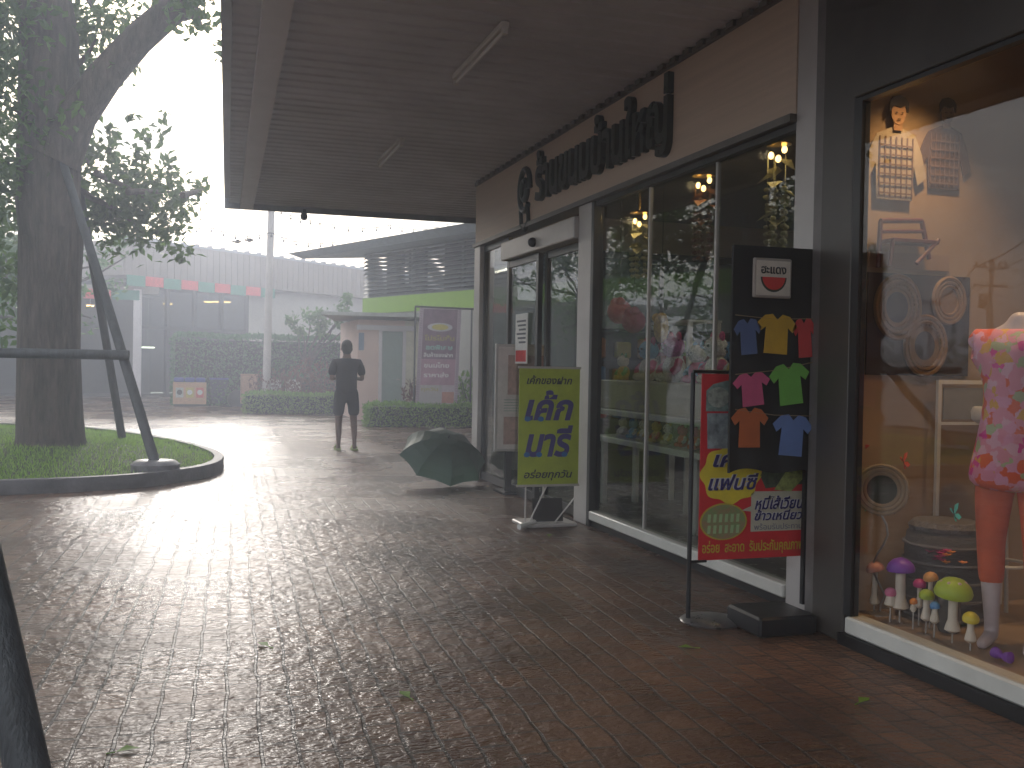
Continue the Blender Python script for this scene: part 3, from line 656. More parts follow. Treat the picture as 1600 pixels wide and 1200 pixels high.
# purple shoe at the mannequin's feet
p = P(1565, 1032, x=3.40)
t = thing('toy_bow', 'small purple bow lying on the display floor by the mannequin', 'ornament', (p.x, p.y, .132))
for sg in (-1, 1):
    q = MB(); q.lathe((p.x, p.y, .16), [(.005,0),(.022,.02),(.026,.045),(.012,.055)], 10, axis=(0.1, sg, .1)); q.build('loop', M['toy_purple'], t)
q = MB(); q.ball((p.x, p.y, .16), .014, 8); q.build('knot', M['toy_purple'], t)

# ------------------------------------------------------------------ bodies by skin modifier
def skin_body(name, chains, m, parent, sub=2, rootv=0):
    """chains: list of (list of (point, radius)), first point of a later chain may repeat an earlier point to branch from it"""
    verts, rads, edges = [], [], []
    def vid(p, r):
        for i, q_ in enumerate(verts):
            if (q_-Vector(p)).length < 1e-5: return i
        verts.append(Vector(p)); rads.append(r); return len(verts)-1
    for ch in chains:
        prev = None
        for p, r in ch:
            i = vid(p, r)
            if prev is not None and prev != i: edges.append((prev, i))
            prev = i
    og = ORG.get(parent.name, Vector((0,0,0))) if parent else Vector((0,0,0))
    me = bpy.data.meshes.new(name); me.from_pydata([tuple(v-og) for v in verts], edges, []); me.update()
    ob = bpy.data.objects.new(name, me); col.objects.link(ob)
    md = ob.modifiers.new('skin', 'SKIN'); md.use_smooth_shade = True
    sv = me.skin_vertices[0].data
    for i, r in enumerate(rads):
        rx, ry = (r if hasattr(r, '__len__') else (r, r)); sv[i].radius = (rx, ry); sv[i].use_root = (i == rootv)
    md2 = ob.modifiers.new('sub', 'SUBSURF'); md2.levels = sub; md2.render_levels = sub
    dg = bpy.context.evaluated_depsgraph_get(); dg.update()
    fin = bpy.data.meshes.new_from_object(ob.evaluated_get(dg)); fin.name = name
    ob.modifiers.clear(); ob.data = fin; bpy.data.meshes.remove(me)
    fin.materials.clear(); fin.materials.append(m)
    fin.polygons.foreach_set('use_smooth', [True]*len(fin.polygons))
    if parent: ob.parent = parent
    ORG[ob.name] = og
    return ob

def person_at():
    foot = P(540, 703, z=0); bx, by = foot.x, foot.y
    t = thing('person', 'person seen from behind in a dark t-shirt and dark shorts walking through the rain', 'person', (bx, by, 0))
    S = 1.74/1.74
    def q(x, y, z): return Vector((bx+x, by+y, z*S))
    skin = cm('person_skin', (.16,.09,.065), .5); navy = cm('navy_cotton', (.012,.013,.022), .9, bump=.3, bscale=18); short = cm('dark_shorts', (.013,.015,.024), .9, bump=.3, bscale=14)
    pel = (q(0,0,.95), (.12,.10))
    chains = [
        [pel, (q(0,.0,1.10), (.115,.09)), (q(0,.01,1.26), (.125,.10)), (q(0,.0,1.40), (.11,.08)), (q(0,.0,1.47), .065), (q(0,.015,1.535), .055), (q(0,.03,1.61), (.080,.088)), (q(0,.03,1.69), (.066,.075))],
        [pel, (q(-.095,0,.86), .09), (q(-.11,.06,.50), .062), (q(-.115,.02,.36), .058), (q(-.12,-.02,.10), .036), (q(-.12,-.03,.05), .036), (q(-.13,.11,.03), .032)],
        [pel, (q(.095,0,.86), .09), (q(.115,-.02,.50), .062), (q(.12,-.07,.36), .056), (q(.12,-.12,.12), .035), (q(.12,-.13,.05), .036), (q(.14,.02,.03), .032)],
    ]
    for sg in (-1, 1):
        sh = (q(0,.0,1.40), (.11,.08))
        el = q(sg*.245, -.05, 1.13); wr = q(sg*.12, .20, 1.16)
        ch = [sh, (q(sg*.15,-.01,1.395), .052), (q(sg*.205,-.02,1.36), .048), (q(sg*.232,-.04,1.22), .042), (el, .036), (el*.5+wr*.5, .033), (wr, .024), (wr+Vector((-sg*.04,.03,.01)), .030)]
        chains.append(ch)
        hp = wr+Vector((-sg*.04,.03,.01))
        for fi, (dz, L) in enumerate(((.025,.075),(.009,.085),(-.008,.08),(-.024,.065))):
            chains.append([(hp, .030), (hp+Vector((-sg*.035,.02,dz)), .010), (hp+Vector((-sg*.06,.03+.0*L,dz-.01)), .009), (hp+Vector((-sg*(.04+L*.5),.015,dz-.02)), .008)])
        chains.append([(hp, .030), (hp+Vector((-sg*.01,-.005,.03)), .011), (hp+Vector((-sg*.03,-.0,.055)), .009)])
    skin_body('body', chains, skin, t)
    # clothes
    sh = [[(q(0,0,.82), (.20,.165)), (q(0,.0,1.06), (.175,.145)), (q(0,.01,1.26), (.19,.15)), (q(0,.0,1.38), (.175,.13)), (q(0,.0,1.465), (.09,.085))]]
    for sg in (-1, 1):
        sh.append([(q(0,.0,1.38), (.175,.13)), (q(sg*.185,-.01,1.39), (.078,.078)), (q(sg*.228,-.03,1.30), (.072,.072)), (q(sg*.24,-.04,1.17), (.070,.070))])
    skin_body('t_shirt', sh, navy, t)
    for sg, yy in ((-1, .03), (1, -.02)):
        pass
    sc = [[(q(0,0,.94), (.185,.155)), (q(0,0,1.05), (.17,.14))], [(q(0,0,.94), (.185,.155)), (q(-.10,.005,.84), (.108,.115)), (q(-.115,.035,.66), (.098,.10)), (q(-.118,.045,.53), (.098,.095))],
          [(q(0,0,.94), (.185,.155)), (q(.10,-.005,.84), (.108,.115)), (q(.118,-.015,.66), (.098,.10)), (q(.122,-.03,.53), (.098,.095))]]
    skin_body('shorts', sc, short, t)
    h = MB(); h.ball(q(0,.015,1.655), .098, 20, (.92, 1.0, 1.12)); h.ball(q(0,-.005,1.61), .088, 16, (.95,.9,1.05)); h.build('hair', cm('black_hair', (.012,.011,.012), .6, bump=1, bscale=60), t)
    f = MB(); f.ball(q(0,.105,1.60), .03, 8, (.5,.8,.9))
    f.build('nose', skin, t)
    for sg in (-1, 1):
        e = MB(); e.ball(q(sg*.088,.03,1.61), .022, 8, (.4,.8,1.3)); e.build('ear', skin, t)
        e = MB(); e.ball(q(sg*.032,.104,1.625), .012, 8); e.build('eye', cm('eye_dark', (.03,.02,.02), .2), t)
        yo = -.03 if sg < 0 else -.13
        s_ = MB(); cx = sg*.125; o_ = [(cx-.045,yo-.05),(cx+.045,yo-.05),(cx+.055,yo+.12),(cx+.03,yo+.21),(cx-.03,yo+.21),(cx-.055,yo+.12)]
        s_.prism([(a, b) for a, b in o_], q(0,0,0)+Z*.002, X, Y, .028); s_.tube([q(cx-.05,yo+.06,.03), q(cx-.03,yo+.08,.072), q(cx+.03,yo+.08,.072), q(cx+.05,yo+.06,.03)], .012, 6); s_.build('sandal', cm('lime_sandal', (.28,.36,.08), .5), t)
    m__ = MB(); m__.ball(q(0,.11,1.565), .02, 8, (1.1,.4,.3)); m__.build('mouth', cm('lip', (.3,.1,.09)), t)
person_at()

def mannequin():
    z0 = .13; c_ = P(1588, 750, x=3.62); bx, by = c_.x, c_.y
    t = thing('mannequin', 'mannequin in a pink and orange floral tunic and orange leggings', 'mannequin', (bx, by, z0))
    LA, FA = Vector((-.50,.866,0)), Vector((.866,.50,0))
    def q(x, y, z): return Vector((bx, by, z0+z)) + LA*x + FA*y
    pale = cm('pale_mannequin', (.62,.55,.60), .35)
    pel = (q(0,0,.95), .13)
    ch = [[pel, (q(0,0,1.12), .105), (q(0,0,1.28), .125), (q(0,0,1.42), .11), (q(0,0,1.50), .055), (q(0,0,1.56), .046)]]
    for sg in (-1, 1):
        ch.append([pel, (q(sg*.09,0,.84), .092), (q(sg*.10,-.01,.48), .056), (q(sg*.10,.01,.34), .053), (q(sg*.09,0,.09), .033), (q(sg*.09,0,.045), .036), (q(sg*.10,-.13,.02), .024)])
        ch.append([(q(0,0,1.42), .11), (q(sg*.15,0,1.42), .05), (q(sg*.19,0,1.35), .042)])
    skin_body('body', ch, pale, t)
    m, n, l, b = new_mat('floral_tunic'); b.inputs['Roughness'].default_value = .8
    tc_ = n.new('ShaderNodeTexCoord'); vo = n.new('ShaderNodeTexVoronoi'); vo.inputs['Scale'].default_value = 22; nn_ = n.new('ShaderNodeTexNoise'); nn_.inputs['Scale'].default_value = 30; nn_.inputs['Detail'].default_value = 6
    add = n.new('ShaderNodeVectorMath'); add.operation = 'MULTIPLY_ADD'; add.inputs[1].default_value = (.06,.06,.06)
    l.new(tc_.outputs['Object'], nn_.inputs['Vector']); l.new(nn_.outputs['Color'], add.inputs[0]); l.new(tc_.outputs['Object'], add.inputs[2]); l.new(add.outputs[0], vo.inputs['Vector'])
    rp_ = n.new('ShaderNodeValToRGB'); e = rp_.color_ramp; e.interpolation = 'CONSTANT'
    e.elements[0].position = 0; e.elements[0].color = (.78,.30,.42,1); e.elements[1].position = .3; e.elements[1].color = (.80,.13,.05,1)
    for p_, c_ in ((.48,(.80,.36,.55,1)),(.62,(.75,.40,.06,1)),(.72,(.45,.50,.30,1)),(.8,(.80,.45,.60,1)),(.92,(.75,.05,.35,1))):
        x_ = e.elements.new(p_); x_.color = c_
    sp_ = n.new('ShaderNodeSeparateColor'); l.new(vo.outputs['Color'], sp_.inputs[0]); l.new(sp_.outputs[0], rp_.inputs['Fac']); l.new(rp_.outputs['Color'], b.inputs['Base Color'])
    skin_body('tunic', [[(q(0,0,.72), (.25,.20)), (q(0,0,.82), (.235,.19)), (q(0,0,.96), (.20,.165)), (q(0,0,1.14), (.165,.135)), (q(0,0,1.30), (.175,.145)), (q(0,0,1.42), (.15,.10)), (q(0,0,1.475), (.08,.075))],
        [(q(0,0,1.42), (.15,.10)), (q(-.17,0,1.43), (.055,.06)), (q(-.205,0,1.38), (.055,.06))], [(q(0,0,1.42), (.15,.10)), (q(.17,0,1.43), (.055,.06)), (q(.205,0,1.38), (.055,.06))]], m, t, 2)
    lg_ = cm('orange_leggings', (.68,.12,.04), .7)
    for sg in (-1, 1):
        skin_body('legging', [[(q(sg*.07,0,.90), .105), (q(sg*.095,0,.72), .092), (q(sg*.10,-.01,.48), .066), (q(sg*.10,.01,.34), .062), (q(sg*.098,.01,.27), .055)]], lg_, t, 2)
mannequin()

# ------------------------------------------------------------------ inside the lettered shop
cn = thing('display_counter', 'long cream and white display counter just behind the glass', 'counter', (4.1, 7.2, .02))
q = MB(); q.bbox((3.92, 5.3, .99), (4.36, 9.35, 1.27), .008); q.build('panel', M['cream'], cn)
q = MB(); q.bbox((3.88, 5.28, .93), (4.40, 9.38, .985), .006); q.build('shelf', M['white'], cn)
q = MB(); q.bbox((3.88, 5.28, .66), (4.40, 9.38, .715), .006); q.build('shelf', M['white'], cn)
q = MB(); q.box((4.36, 5.3, .716), (4.38, 9.35, .929)); q.build('back_board', M['darkwall'], cn)
for y in (5.35, 7.3, 9.25): q = MB(); q.bbox((3.95, y, .02), (4.0, y+.07, .66), .005); q.build('leg', M['white'], cn)
for y in (5.35, 7.3, 9.25): q = MB(); q.bbox((4.3, y, .02), (4.35, y+.07, .66), .005); q.build('leg', M['white'], cn)

DP = [cm('plush_'+str(i), c, .85, nscale=55, noise=.45) for i, c in enumerate([(.72,.66,.62),(.72,.06,.22),(.75,.66,.45),(.12,.38,.65),(.80,.50,.06),(.50,.16,.45),(.78,.14,.05),(.18,.50,.12)])]
for i, nm in enumerate(['white','rose','ivory','pale_blue','yellow','lilac','orange_red','soft_green']): DP[i].name = nm+'_plush'
def plush(y, xx, z, s, c1, c2, c3, lab, group, ears=True):
    t = thing('plush_toy', lab, 'soft toy', (xx, y, z), group)
    b = MB(); b.ball((xx, y, z+.10*s), .095*s, 14, (.85,1,1.05))
    for sy_ in (-1, 1): b.ball((xx-.07*s, y+sy_*.06*s, z+.035*s), .04*s, 10, (1.3,1,.9)); 
    b.build('body', c1, t)
    b = MB()
    for sy_ in (-1, 1): b.tube([(xx, y+sy_*.07*s, z+.15*s), (xx-.04*s, y+sy_*.12*s, z+.10*s), (xx-.07*s, y+sy_*.10*s, z+.07*s)], [.03*s,.03*s,.025*s], 8)
    b.build('arm', c3, t)
    h = MB(); h.ball((xx-.01*s, y, z+.25*s), .085*s, 14, (.95,1.08,.95)); hd = h.build('head', c2, t)
    if ears:
        e = MB()
        for sy_ in (-1, 1): e.ball((xx, y+sy_*.06*s, z+.325*s), .03*s, 8, (.6,1,1.2))
        e.build('ear', c3, t)
    e = MB()
    for sy_ in (-1, 1): e.ball((xx-.088*s, y+sy_*.03*s, z+.262*s), .009*s, 6)
    e.ball((xx-.095*s, y, z+.24*s), .011*s, 6); e.build('eye', M['black'], t)
dolls = [(9.12,.75,4,2,7,'small yellow'),(8.45,1.15,0,3,1,'pale blue headed tall'),(7.95,1.25,0,5,1,'big lilac headed'),(7.62,1.0,1,0,3,'rose bodied white headed'),(7.22,1.2,2,0,1,'big ivory'),(6.93,1.1,4,3,0,'yellow bodied pale blue headed'),(6.66,.95,0,6,5,'white bodied orange headed'),(6.38,1.0,1,2,4,'rose bodied ivory headed'),(6.1,1.0,3,0,1,'blue bodied'),(5.8,1.05,5,2,0,'lilac bodied ivory headed')]
for (y, s, a, b, c, w) in dolls:
    plush(y, 4.08+random.uniform(-.03,.05), 1.272, s, DP[a], DP[b], DP[c], w+' soft toy on top of the counter', 'soft toys in a row on the counter top')
low = [(9.0,.55,0,2,0,'white'),(8.75,.58,3,3,0,'pale blue'),(8.52,.58,0,0,4,'white with yellow arms'),(8.25,.58,4,4,6,'yellow'),(8.02,.56,2,0,4,'ivory with yellow arms'),(7.74,.58,6,1,0,'rose headed orange bodied'),(7.5,.58,6,1,0,None),(7.26,.58,1,6,0,'orange headed rose bodied'),(7.0,.56,6,6,1,'all orange red'),(6.75,.56,4,6,0,'orange headed yellow')]
for (y, s, a, b, c, w) in low:
    w = w or 'rose headed orange bodied'
    if y == 7.74: w2 = 'far one of the two rose headed orange bodied small toys on the lower shelf'
    elif y == 7.5: w2 = 'near one of the two rose headed orange bodied small toys on the lower shelf'
    else: w2 = w+' small soft toy on the lower white shelf'
    plush(y, 4.05, .717, s, DP[a], DP[b], DP[c], w2, 'small soft toys on the lower shelf')
# dark goods shelf added to block the bright view through the end glass
gs = thing('added_goods_shelf', 'dark shelf unit full of bright packets, added to block the bright far end of the shop', 'shelf', (6.3, 11.3, .02))
q = MB(); q.box((4.55, 11.42, .02), (8.6, 11.46, 1.86)); q.build('back_board', M['darkwall'], gs)
for z in (.35, .75, 1.12, 1.48, 1.84): q = MB(); q.box((4.5, 11.1, z), (8.6, 11.42, z+.025)); q.build('shelf', M['darkalu'], gs)
for x in (4.5, 5.85, 7.2, 8.58): q = MB(); q.box((x, 11.09, .02), (x+.03, 11.42, 1.86)); q.build('upright', M['darkalu'], gs)
cols = ['toy_red','toy_yellow','toy_lime','toy_orange','toy_pink','toy_blue','toy_tan']
for nm_, cv in (('toy_red',(.65,.06,.05)),('toy_yellow',(.8,.7,.05)),('toy_lime',(.45,.62,.05)),('toy_orange',(.8,.28,.05)),('toy_pink',(.75,.2,.4)),('toy_blue',(.12,.35,.75)),('toy_tan',(.75,.38,.12))): cm(nm_, cv, .4)
gk = 0
for zi, z in enumerate((.777, 1.147, 1.507)):
    for xi in range(13):
        x = 4.6+xi*.305+random.uniform(-.02,.02); c_ = cols[(gk*5+zi*3) % 7]; gk += 1
        q = MB(); h = random.uniform(.2,.28); q.bbox((x, 11.14, z), (x+.19, 11.26, z+h), .02)
        side = 'left' if xi < 4 else 'middle' if xi < 9 else 'right'
        tag(q.build('snack_packet', M[c_], org=(x+.1, 11.2, z)), c_[4:]+' packet in the '+side+' of the '+('lower','middle','upper')[zi]+' row on the goods shelf', 'packet', 'bright packets on the goods shelf')
# rack of red candy canes / bottles behind
t = thing('red_rack', 'dark rack with upright red and white striped tubes behind the toys', 'rack', (4.5, 8.9, .02))
q = MB()
for y in (8.45, 9.35): q.box((4.45, y, .02), (4.5, y+.03, 1.85)); q.box((4.75, y, .02), (4.8, y+.03, 1.85))
for z in (1.3, 1.56, 1.84): q.box((4.44, 8.45, z), (4.81, 9.38, z+.02))
q.build('frame', M['white'], t)
for k in range(7):
    q = MB(); y = 8.55+k*.12; q.tube([(4.55, y, 1.325), (4.55, y, 1.52)], .028, 10); q.build('striped_tube', M['red'] if k % 2 else DP[0], t)
# hanging paper balls
def hang_ball(px, py, xx, r, mt, lab, sc=(1,1,1)):
    p = P(px, py, x=xx); t = thing('hanging_toy', lab, 'ornament', p, 'round toys hung above the counter')
    q = MB(); q.ball(p, r, 16, sc); q.ball(p+Vector((-.02,.06,.09)), r*.45, 10); q.ball(p+Vector((-.02,-.06,.09)), r*.45, 10); q.build('body', mt, t)
    q = MB(); q.tube([p+Z*r*.9, Vector((p.x, p.y, 3.3))], .003, 5); q.build('string', M['wire'], t)
hang_ball(968, 487, 4.2, .13, M['toy_red'], 'red round eared toy hung furthest left above the counter')
hang_ball(990, 502, 4.15, .12, cm('deep_pink_plush', (.55,.05,.14)), 'deep pink round toy hung beside the red one')
hang_ball(1033, 512, 4.1, .10, DP[4], 'yellow oval toy hung above the counter', (.7,.7,1.4))
# shell and paper mobiles with gold lamps
def mobile(px, py, xx, L, mt, lab):
    p = P(px, py, x=xx); t = thing('hanging_mobile', lab, 'mobile', (p.x, p.y, 3.3), 'craft mobiles hung from gold lamps in the shop')
    q = MB(); q.tube([(p.x, p.y, 3.3), (p.x, p.y, p.z)], .006, 6); q.lathe((p.x, p.y, p.z), [(.012,0),(.09,-.01),(.10,-.02),(.02,-.03)], 14); q.build('lamp_stem', cm('brass', (.6,.4,.12), .25, metal=.9), t)
    q = MB()
    for a in (0, 2.1, 4.2): q.ball((p.x+.055*math.cos(a), p.y+.055*math.sin(a), p.z-.05-.02*a), .022, 8, (1,1,1.3))
    q.build('bulb', M['amber'], t)
    G_ = bpy.data.lights.new('lamp_glow', 'POINT'); G_.energy = 1.8; G_.color = (1, .75, .4); G_.shadow_soft_size = .04
    lo = bpy.data.objects.new('lamp_glow', G_); col.objects.link(lo); lo.parent = t; lo.location = (-.14, 0, p.z-.1-3.3)
    q = MB()
    for k in range(9):
        a = k*1.3; z = p.z-.12-k*L*.045; q.leaf(Vector((p.x, p.y, z)), .17, .12, Vector((math.cos(a), math.sin(a), -.5)), Z)
    q.build('paper_bow', mt, t)
    for k in range(5):
        a = k*1.256; q = MB(); x_, y_ = p.x+.07*math.cos(a), p.y+.07*math.sin(a); z = p.z-.35
        q.tube([(x_, y_, p.z-.1), (x_, y_, p.z-L)], .002, 4)
        while z > p.z-L: q.ball((x_+random.uniform(-.01,.01), y_, z), random.uniform(.018,.032), 7, (1,1,.7)); z -= .055
        q.build('bead_strand', mt, t)
shell = cm('pale_shell', (.55,.50,.30), .4); brn = cm('brown_shell', (.22,.09,.04), .5)
mobile(1216, 222, 4.1, 1.25, shell, 'long pale shell mobile hanging nearest the pale post')
mobile(1100, 272, 4.2, .75, brn, 'brown mobile under a gold lamp in the middle of the shop window')
mobile(1000, 330, 4.1, .65, shell, 'short pale mobile hanging in the far window pane')
# added ceiling tube, hidden behind the pillar, to brighten the shop inside
t = thing('added_fill_tube', 'added unseen lit tube brightening the lettered shop, behind the dark pillar', 'light fitting', (5.6, 5.5, 3.28))
q = MB(); q.box((5.56, 4.9, 3.25), (5.64, 6.1, 3.297)); q.build('housing', M['white'], t)
q = MB(); q.tube([(5.6, 4.95, 3.225), (5.6, 6.05, 3.225)], .016, 8); q.build('tube', M['lit'], t)
L = bpy.data.lights.new('fill_tube_glow', 'AREA'); L.shape = 'RECTANGLE'; L.size = .1; L.size_y = 1.1; L.energy = 10; L.color = (1, .9, .75)
lo = bpy.data.objects.new('fill_tube_glow', L); col.objects.link(lo); lo.parent = t; lo.location = (0,0,-.08)

# ------------------------------------------------------------------ signs in front of the shop
def frame_sign(px0, py0, px1, py1, y):
    a = P(px0, py0, y=y); b = P(px1, py1, y=y); return a.x, b.x, b.z, a.z
# green cake banner
x0, x1, z0, z1 = frame_sign(812, 574, 903, 757, 8.12); yb = 8.12; W_, H_ = x1-x0, z1-z0
t = thing('banner_stand', 'lime green cake banner with blue hand lettering on a folding stand', 'banner', ((x0+x1)/2, yb+.1, 0))
q = MB(); q.box((x0, yb, z0), (x1, yb+.006, z1)); q.build('banner_sheet', cm('lime_vinyl', (.40,.48,.05), .5), t)
ink = cm('dark_ink', (.035,.04,.05)); vio = cm('violet_ink', (.07,.06,.22)); blu = cm('blue_ink', (.03,.16,.42))
oo = lambda fx, fz: Vector((x0+W_*fx, yb-.0005, z0+H_*fz))
kw = dict(depth=.002)
def T(name, s, m, fx, fz, w, h, **k): return text_obj(name, s, m, t, oo(fx, fz), X, Z, width=W_*w, height=H_*h, **{**dict(depth=.002, shear=.25, bold=.02), **k})
# text faces -Y: ax=X, ay=Z gives normal -Y
T('small_lettering', 'เค้กของฝาก', ink, .12, .86, .75, .075)
T('large_lettering', 'เค้ก', vio, .10, .55, .80, .26, bold=.035)
T('large_lettering', 'มารี', vio, .10, .24, .80, .27, bold=.035)
T('small_lettering', 'อร่อยทุกวัน', ink, .10, .04, .80, .095)
q = MB()
for fx, fz in ((.14,.565),(.36,.565),(.14,.262),(.34,.262),(.76,.262)): q.add([oo(fx+.05*math.cos(a), fz+.022*math.sin(a))+Vector((0,-.0035,0)) for a in [k*math.pi/8 for k in range(16)]], [tuple(range(16))])
q.build('blue_brush_end', blu, t)
q = MB(); q.box((x0-.01, yb-.004, z1-.008), (x1+.01, yb+.012, z1+.012)); q.box((x0-.01, yb-.004, z0-.012), (x1+.01, yb+.012, z0+.008)); q.build('rail', M['alu'], t)
q = MB(); xm = (x0+x1)/2; q.tube([(xm, yb+.03, z1), (xm, yb+.14, .04)], .011, 8); q.build('pole', M['alu'], t)
q = MB(); q.bbox((x0+.05, yb-.05, .0), (x1-.02, yb+.30, .035), .008); q.build('base', M['alu'], t)
for a, b in (((x0+.10, yb-.02, .04), (xm+.0, yb+.02, z0)), ((x1-.04, yb-.03, z0+.05-.16), (xm+.06, yb-.02, .04)), ((x0+.08, yb+.02, .036), (x0+.08, yb+.02, z0))):
    q = MB(); q.tube([a, b], .007, 6); q.build('strut', M['alu'], t)
q = MB(); q.tube([(x0-.02, yb-.12, .028), (x0+.16, yb+.0, .045)], .024, 8); q.build('foot_bar', M['white'], t)
q = MB(); q.obox((xm+.02, yb+.06, .14), (.14,0,.0), (0,.004,0), (0.0,.02,.1)); q.build('back_flap', M['darkalu'], t)

# white poster stand behind
x0, x1, z0, z1 = frame_sign(775, 537, 858, 705, 10.3); yb = 10.3; W_, H_ = x1-x0, z1-z0
t = thing('poster_stand', 'faded white poster board on a dark stand behind the lime banner', 'sign', ((x0+x1)/2, yb, 0))
q = MB(); q.bbox((x0, yb, z0), (x1, yb+.03, z1), .006); q.build('frame', M['alu'], t)
q = MB(); q.box((x0+.03, yb-.003, z0+.03), (x1-.03, yb-.0005, z1-.03)); q.build('poster_sheet', cm('faded_paper', (.70,.65,.62), .5), t)
q = MB()
q.box((x0+.14, yb-.006, z0+.62), (x1-.06, yb-.0035, z1-.12)); q.build('poster_picture', cm('faded_pink', (.50,.34,.30), .5, nscale=10, noise=.25), t)
q = MB(); q.box((x0+.10, yb-.006, z0+.08), (x1-.20, yb-.0035, z0+.38)); q.build('poster_picture', cm('faded_pink', (.50,.34,.30), .5, nscale=10, noise=.25), t)
q = MB()
for i in range(5): q.box((x0+.1, yb-.0065, z0+.56-i*.03), (x1-.1-.05*(i % 2), yb-.0035, z0+.568-i*.03))
q.build('poster_print', cm('faded_green', (.34,.42,.36)), t)
for sx in (x0+.14, x1-.18):
    q = MB(); q.box((sx, yb+.03, .0), (sx+.07, yb+.07, z1-.1)); q.build('leg', M['black'], t)
q = MB(); q.bbox((x0+.08, yb-.12, 0), (x1-.08, yb+.25, .03), .006); q.build('base', M['black'], t)

# red cake banner on black pole
x0, x1, z0, z1 = frame_sign(1097, 584, 1259, 868, 4.88); yb = 4.88; W_, H_ = x1-x0, z1-z0
pp = P(1080, 968, z=.03)
t = thing('banner_stand', 'red cake banner with yellow and white boxes hung from a black pole', 'banner', (2.75, 4.9, 0))
q = MB(); q.box((x0, yb, z0), (x1, yb+.005, z1)); q.build('banner_sheet', cm('red_vinyl', (.60,.028,.035), .45), t)
px_ = x0-.055
q = MB(); q.tube([(px_, yb, .03), (px_, yb, z1+.005)], .013, 12); q.build('pole', M['black'], t)
q = MB(); q.tube([(px_, yb, z1+.012), (x1, yb+.002, z1+.012)], .010, 8); q.tube([(px_, yb, z0-.004), (x0+.05, yb+.002, z0-.004)], .008, 8); q.build('arm', M['black'], t)
q = MB(); q.lathe((px_+.14, yb-.0, 0), [(.165,0),(.17,.008),(.16,.016),(.10,.030),(.03,.036)], 28); q.build('base', cm('steel_base', (.22,.21,.21), .3, metal=.7, noise=.2), t)
def flat(poly, nm, mt, d):
    q = MB(); q.add([oo(a, b)+Vector((0,-d,0)) for a, b in poly], [tuple(range(len(poly)))]); return q.build(nm, mt, t)
oo = lambda fx, fz: Vector((x0+W_*fx, yb, z0+H_*fz))
asp = W_/H_
el = lambda cx, cz, rx, rz, n=26, w=0, k=7: [(cx+math.cos(2*math.pi*i/n)*rx*(1+w*math.cos(k*2*math.pi*i/n)), cz+math.sin(2*math.pi*i/n)*rz*(1+w*math.cos(k*2*math.pi*i/n))) for i in range(n)]
flat(el(.28,.46,.27,.155,64,.06,8), 'cloud_panel', cm('yellow_vinyl', (.70,.55,.04)), .002)
flat(el(.22,.205,.215,.10,40), 'oval_border', cm('gold_vinyl', (.48,.38,.05)), .002)
flat(el(.22,.205,.20,.092,40), 'oval_photo', cm('green_rolls_print', (.20,.30,.12), .5, nscale=26, noise=.6, c2=(.35,.20,.12)), .004)
q = MB()
for i in range(6):
    fx = .07+i*.052
    for fz in (.165, .225): q.add([oo(fx, fz-.022)+Vector((0,-.006,0)), oo(fx+.028, fz-.022)+Vector((0,-.006,0)), oo(fx+.033, fz+.022)+Vector((0,-.006,0)), oo(fx+.005, fz+.022)+Vector((0,-.006,0))], [(0,1,2,3)])
q.build('rolls_picture', cm('pale_green_roll', (.35,.5,.25)), t)
flat([(.04,.80),(.32,.80),(.32,.965),(.22,.965),(.10,.945),(.04,.91)], 'plate_photo', cm('grey_green_photo', (.20,.27,.24), .5, nscale=18, noise=.4), .002)
flat(el(.15,.875,.10,.055,24), 'plate_cake', cm('pale_cake_photo', (.33,.35,.30), .5, nscale=30, noise=.4), .004)
flat([(.06,.60),(.285,.60),(.27,.79),(.05,.79)], 'cake_photo', cm('grey_photo', (.24,.27,.28), .5, nscale=16, noise=.5), .0022)
flat(el(.36,.69,.11,.06,24), 'plate_rim', cm('lavender_photo', (.40,.40,.55)), .002)
flat([(.60,.38),(.97,.40),(.99,.48),(.97,.52),(.60,.52),(.55,.45)], 'roll_photo', cm('dark_green_photo', (.08,.10,.06), .5, nscale=14, noise=.6), .002)
flat([(.68,.37),(.84,.36),(.97,.44),(.95,.52),(.83,.51)], 'leaf_photo', cm('yellow_green_photo', (.30,.34,.10), .5, nscale=20, noise=.5), .004)
flat([(.47,.145),(.985,.145),(.985,.36),(.50,.365),(.47,.35),(.47,.285),(.38,.262),(.47,.255)], 'speech_panel', cm('cream_vinyl', (.50,.46,.35)), .002)
wht = cm('pale_outline_ink', (.62,.60,.60)); dvi = cm('deep_violet_ink', (.04,.03,.14)); yel = cm('olive_yellow_ink', (.55,.42,.04))
def T2(nm, s, fx, fz, w, h, m=dvi, d=.006, **k):
    if m is dvi: text_obj(nm+'_outline', s, wht, t, oo(fx, fz)+Vector((0,-d+.001,0)), X, Z, width=W_*w, height=H_*h, depth=.001, shear=.25, bold=.07)
    text_obj(nm, s, m, t, oo(fx, fz)+Vector((0,-d-.001,0)), X, Z, width=W_*w, height=H_*h, depth=.0015, shear=.25, bold=.02)
T2('large_lettering', 'เค้ก', .11, .50, .34, .10)
T2('large_lettering', 'แฟนซี', .07, .375, .46, .09)
T2('panel_lettering', 'หมี่ไส้เวียน', .50, .265, .46, .075)
T2('panel_lettering', 'ข้าวเหนียว', .50, .205, .45, .06)
text_obj('small_lettering', 'พร้อมรับประทาน', cm('grey_ink', (.18,.17,.22)), t, oo(.50, .155)+Vector((0,-.006,0)), X, Z, width=W_*.45, height=H_*.035, depth=.001)
text_obj('small_lettering', 'อร่อย  สะอาด  รับประกันคุณภาพ', yel, t, oo(.03, .02)+Vector((0,-.004,0)), X, Z, width=W_*.94, height=H_*.085, depth=.001, bold=.015)

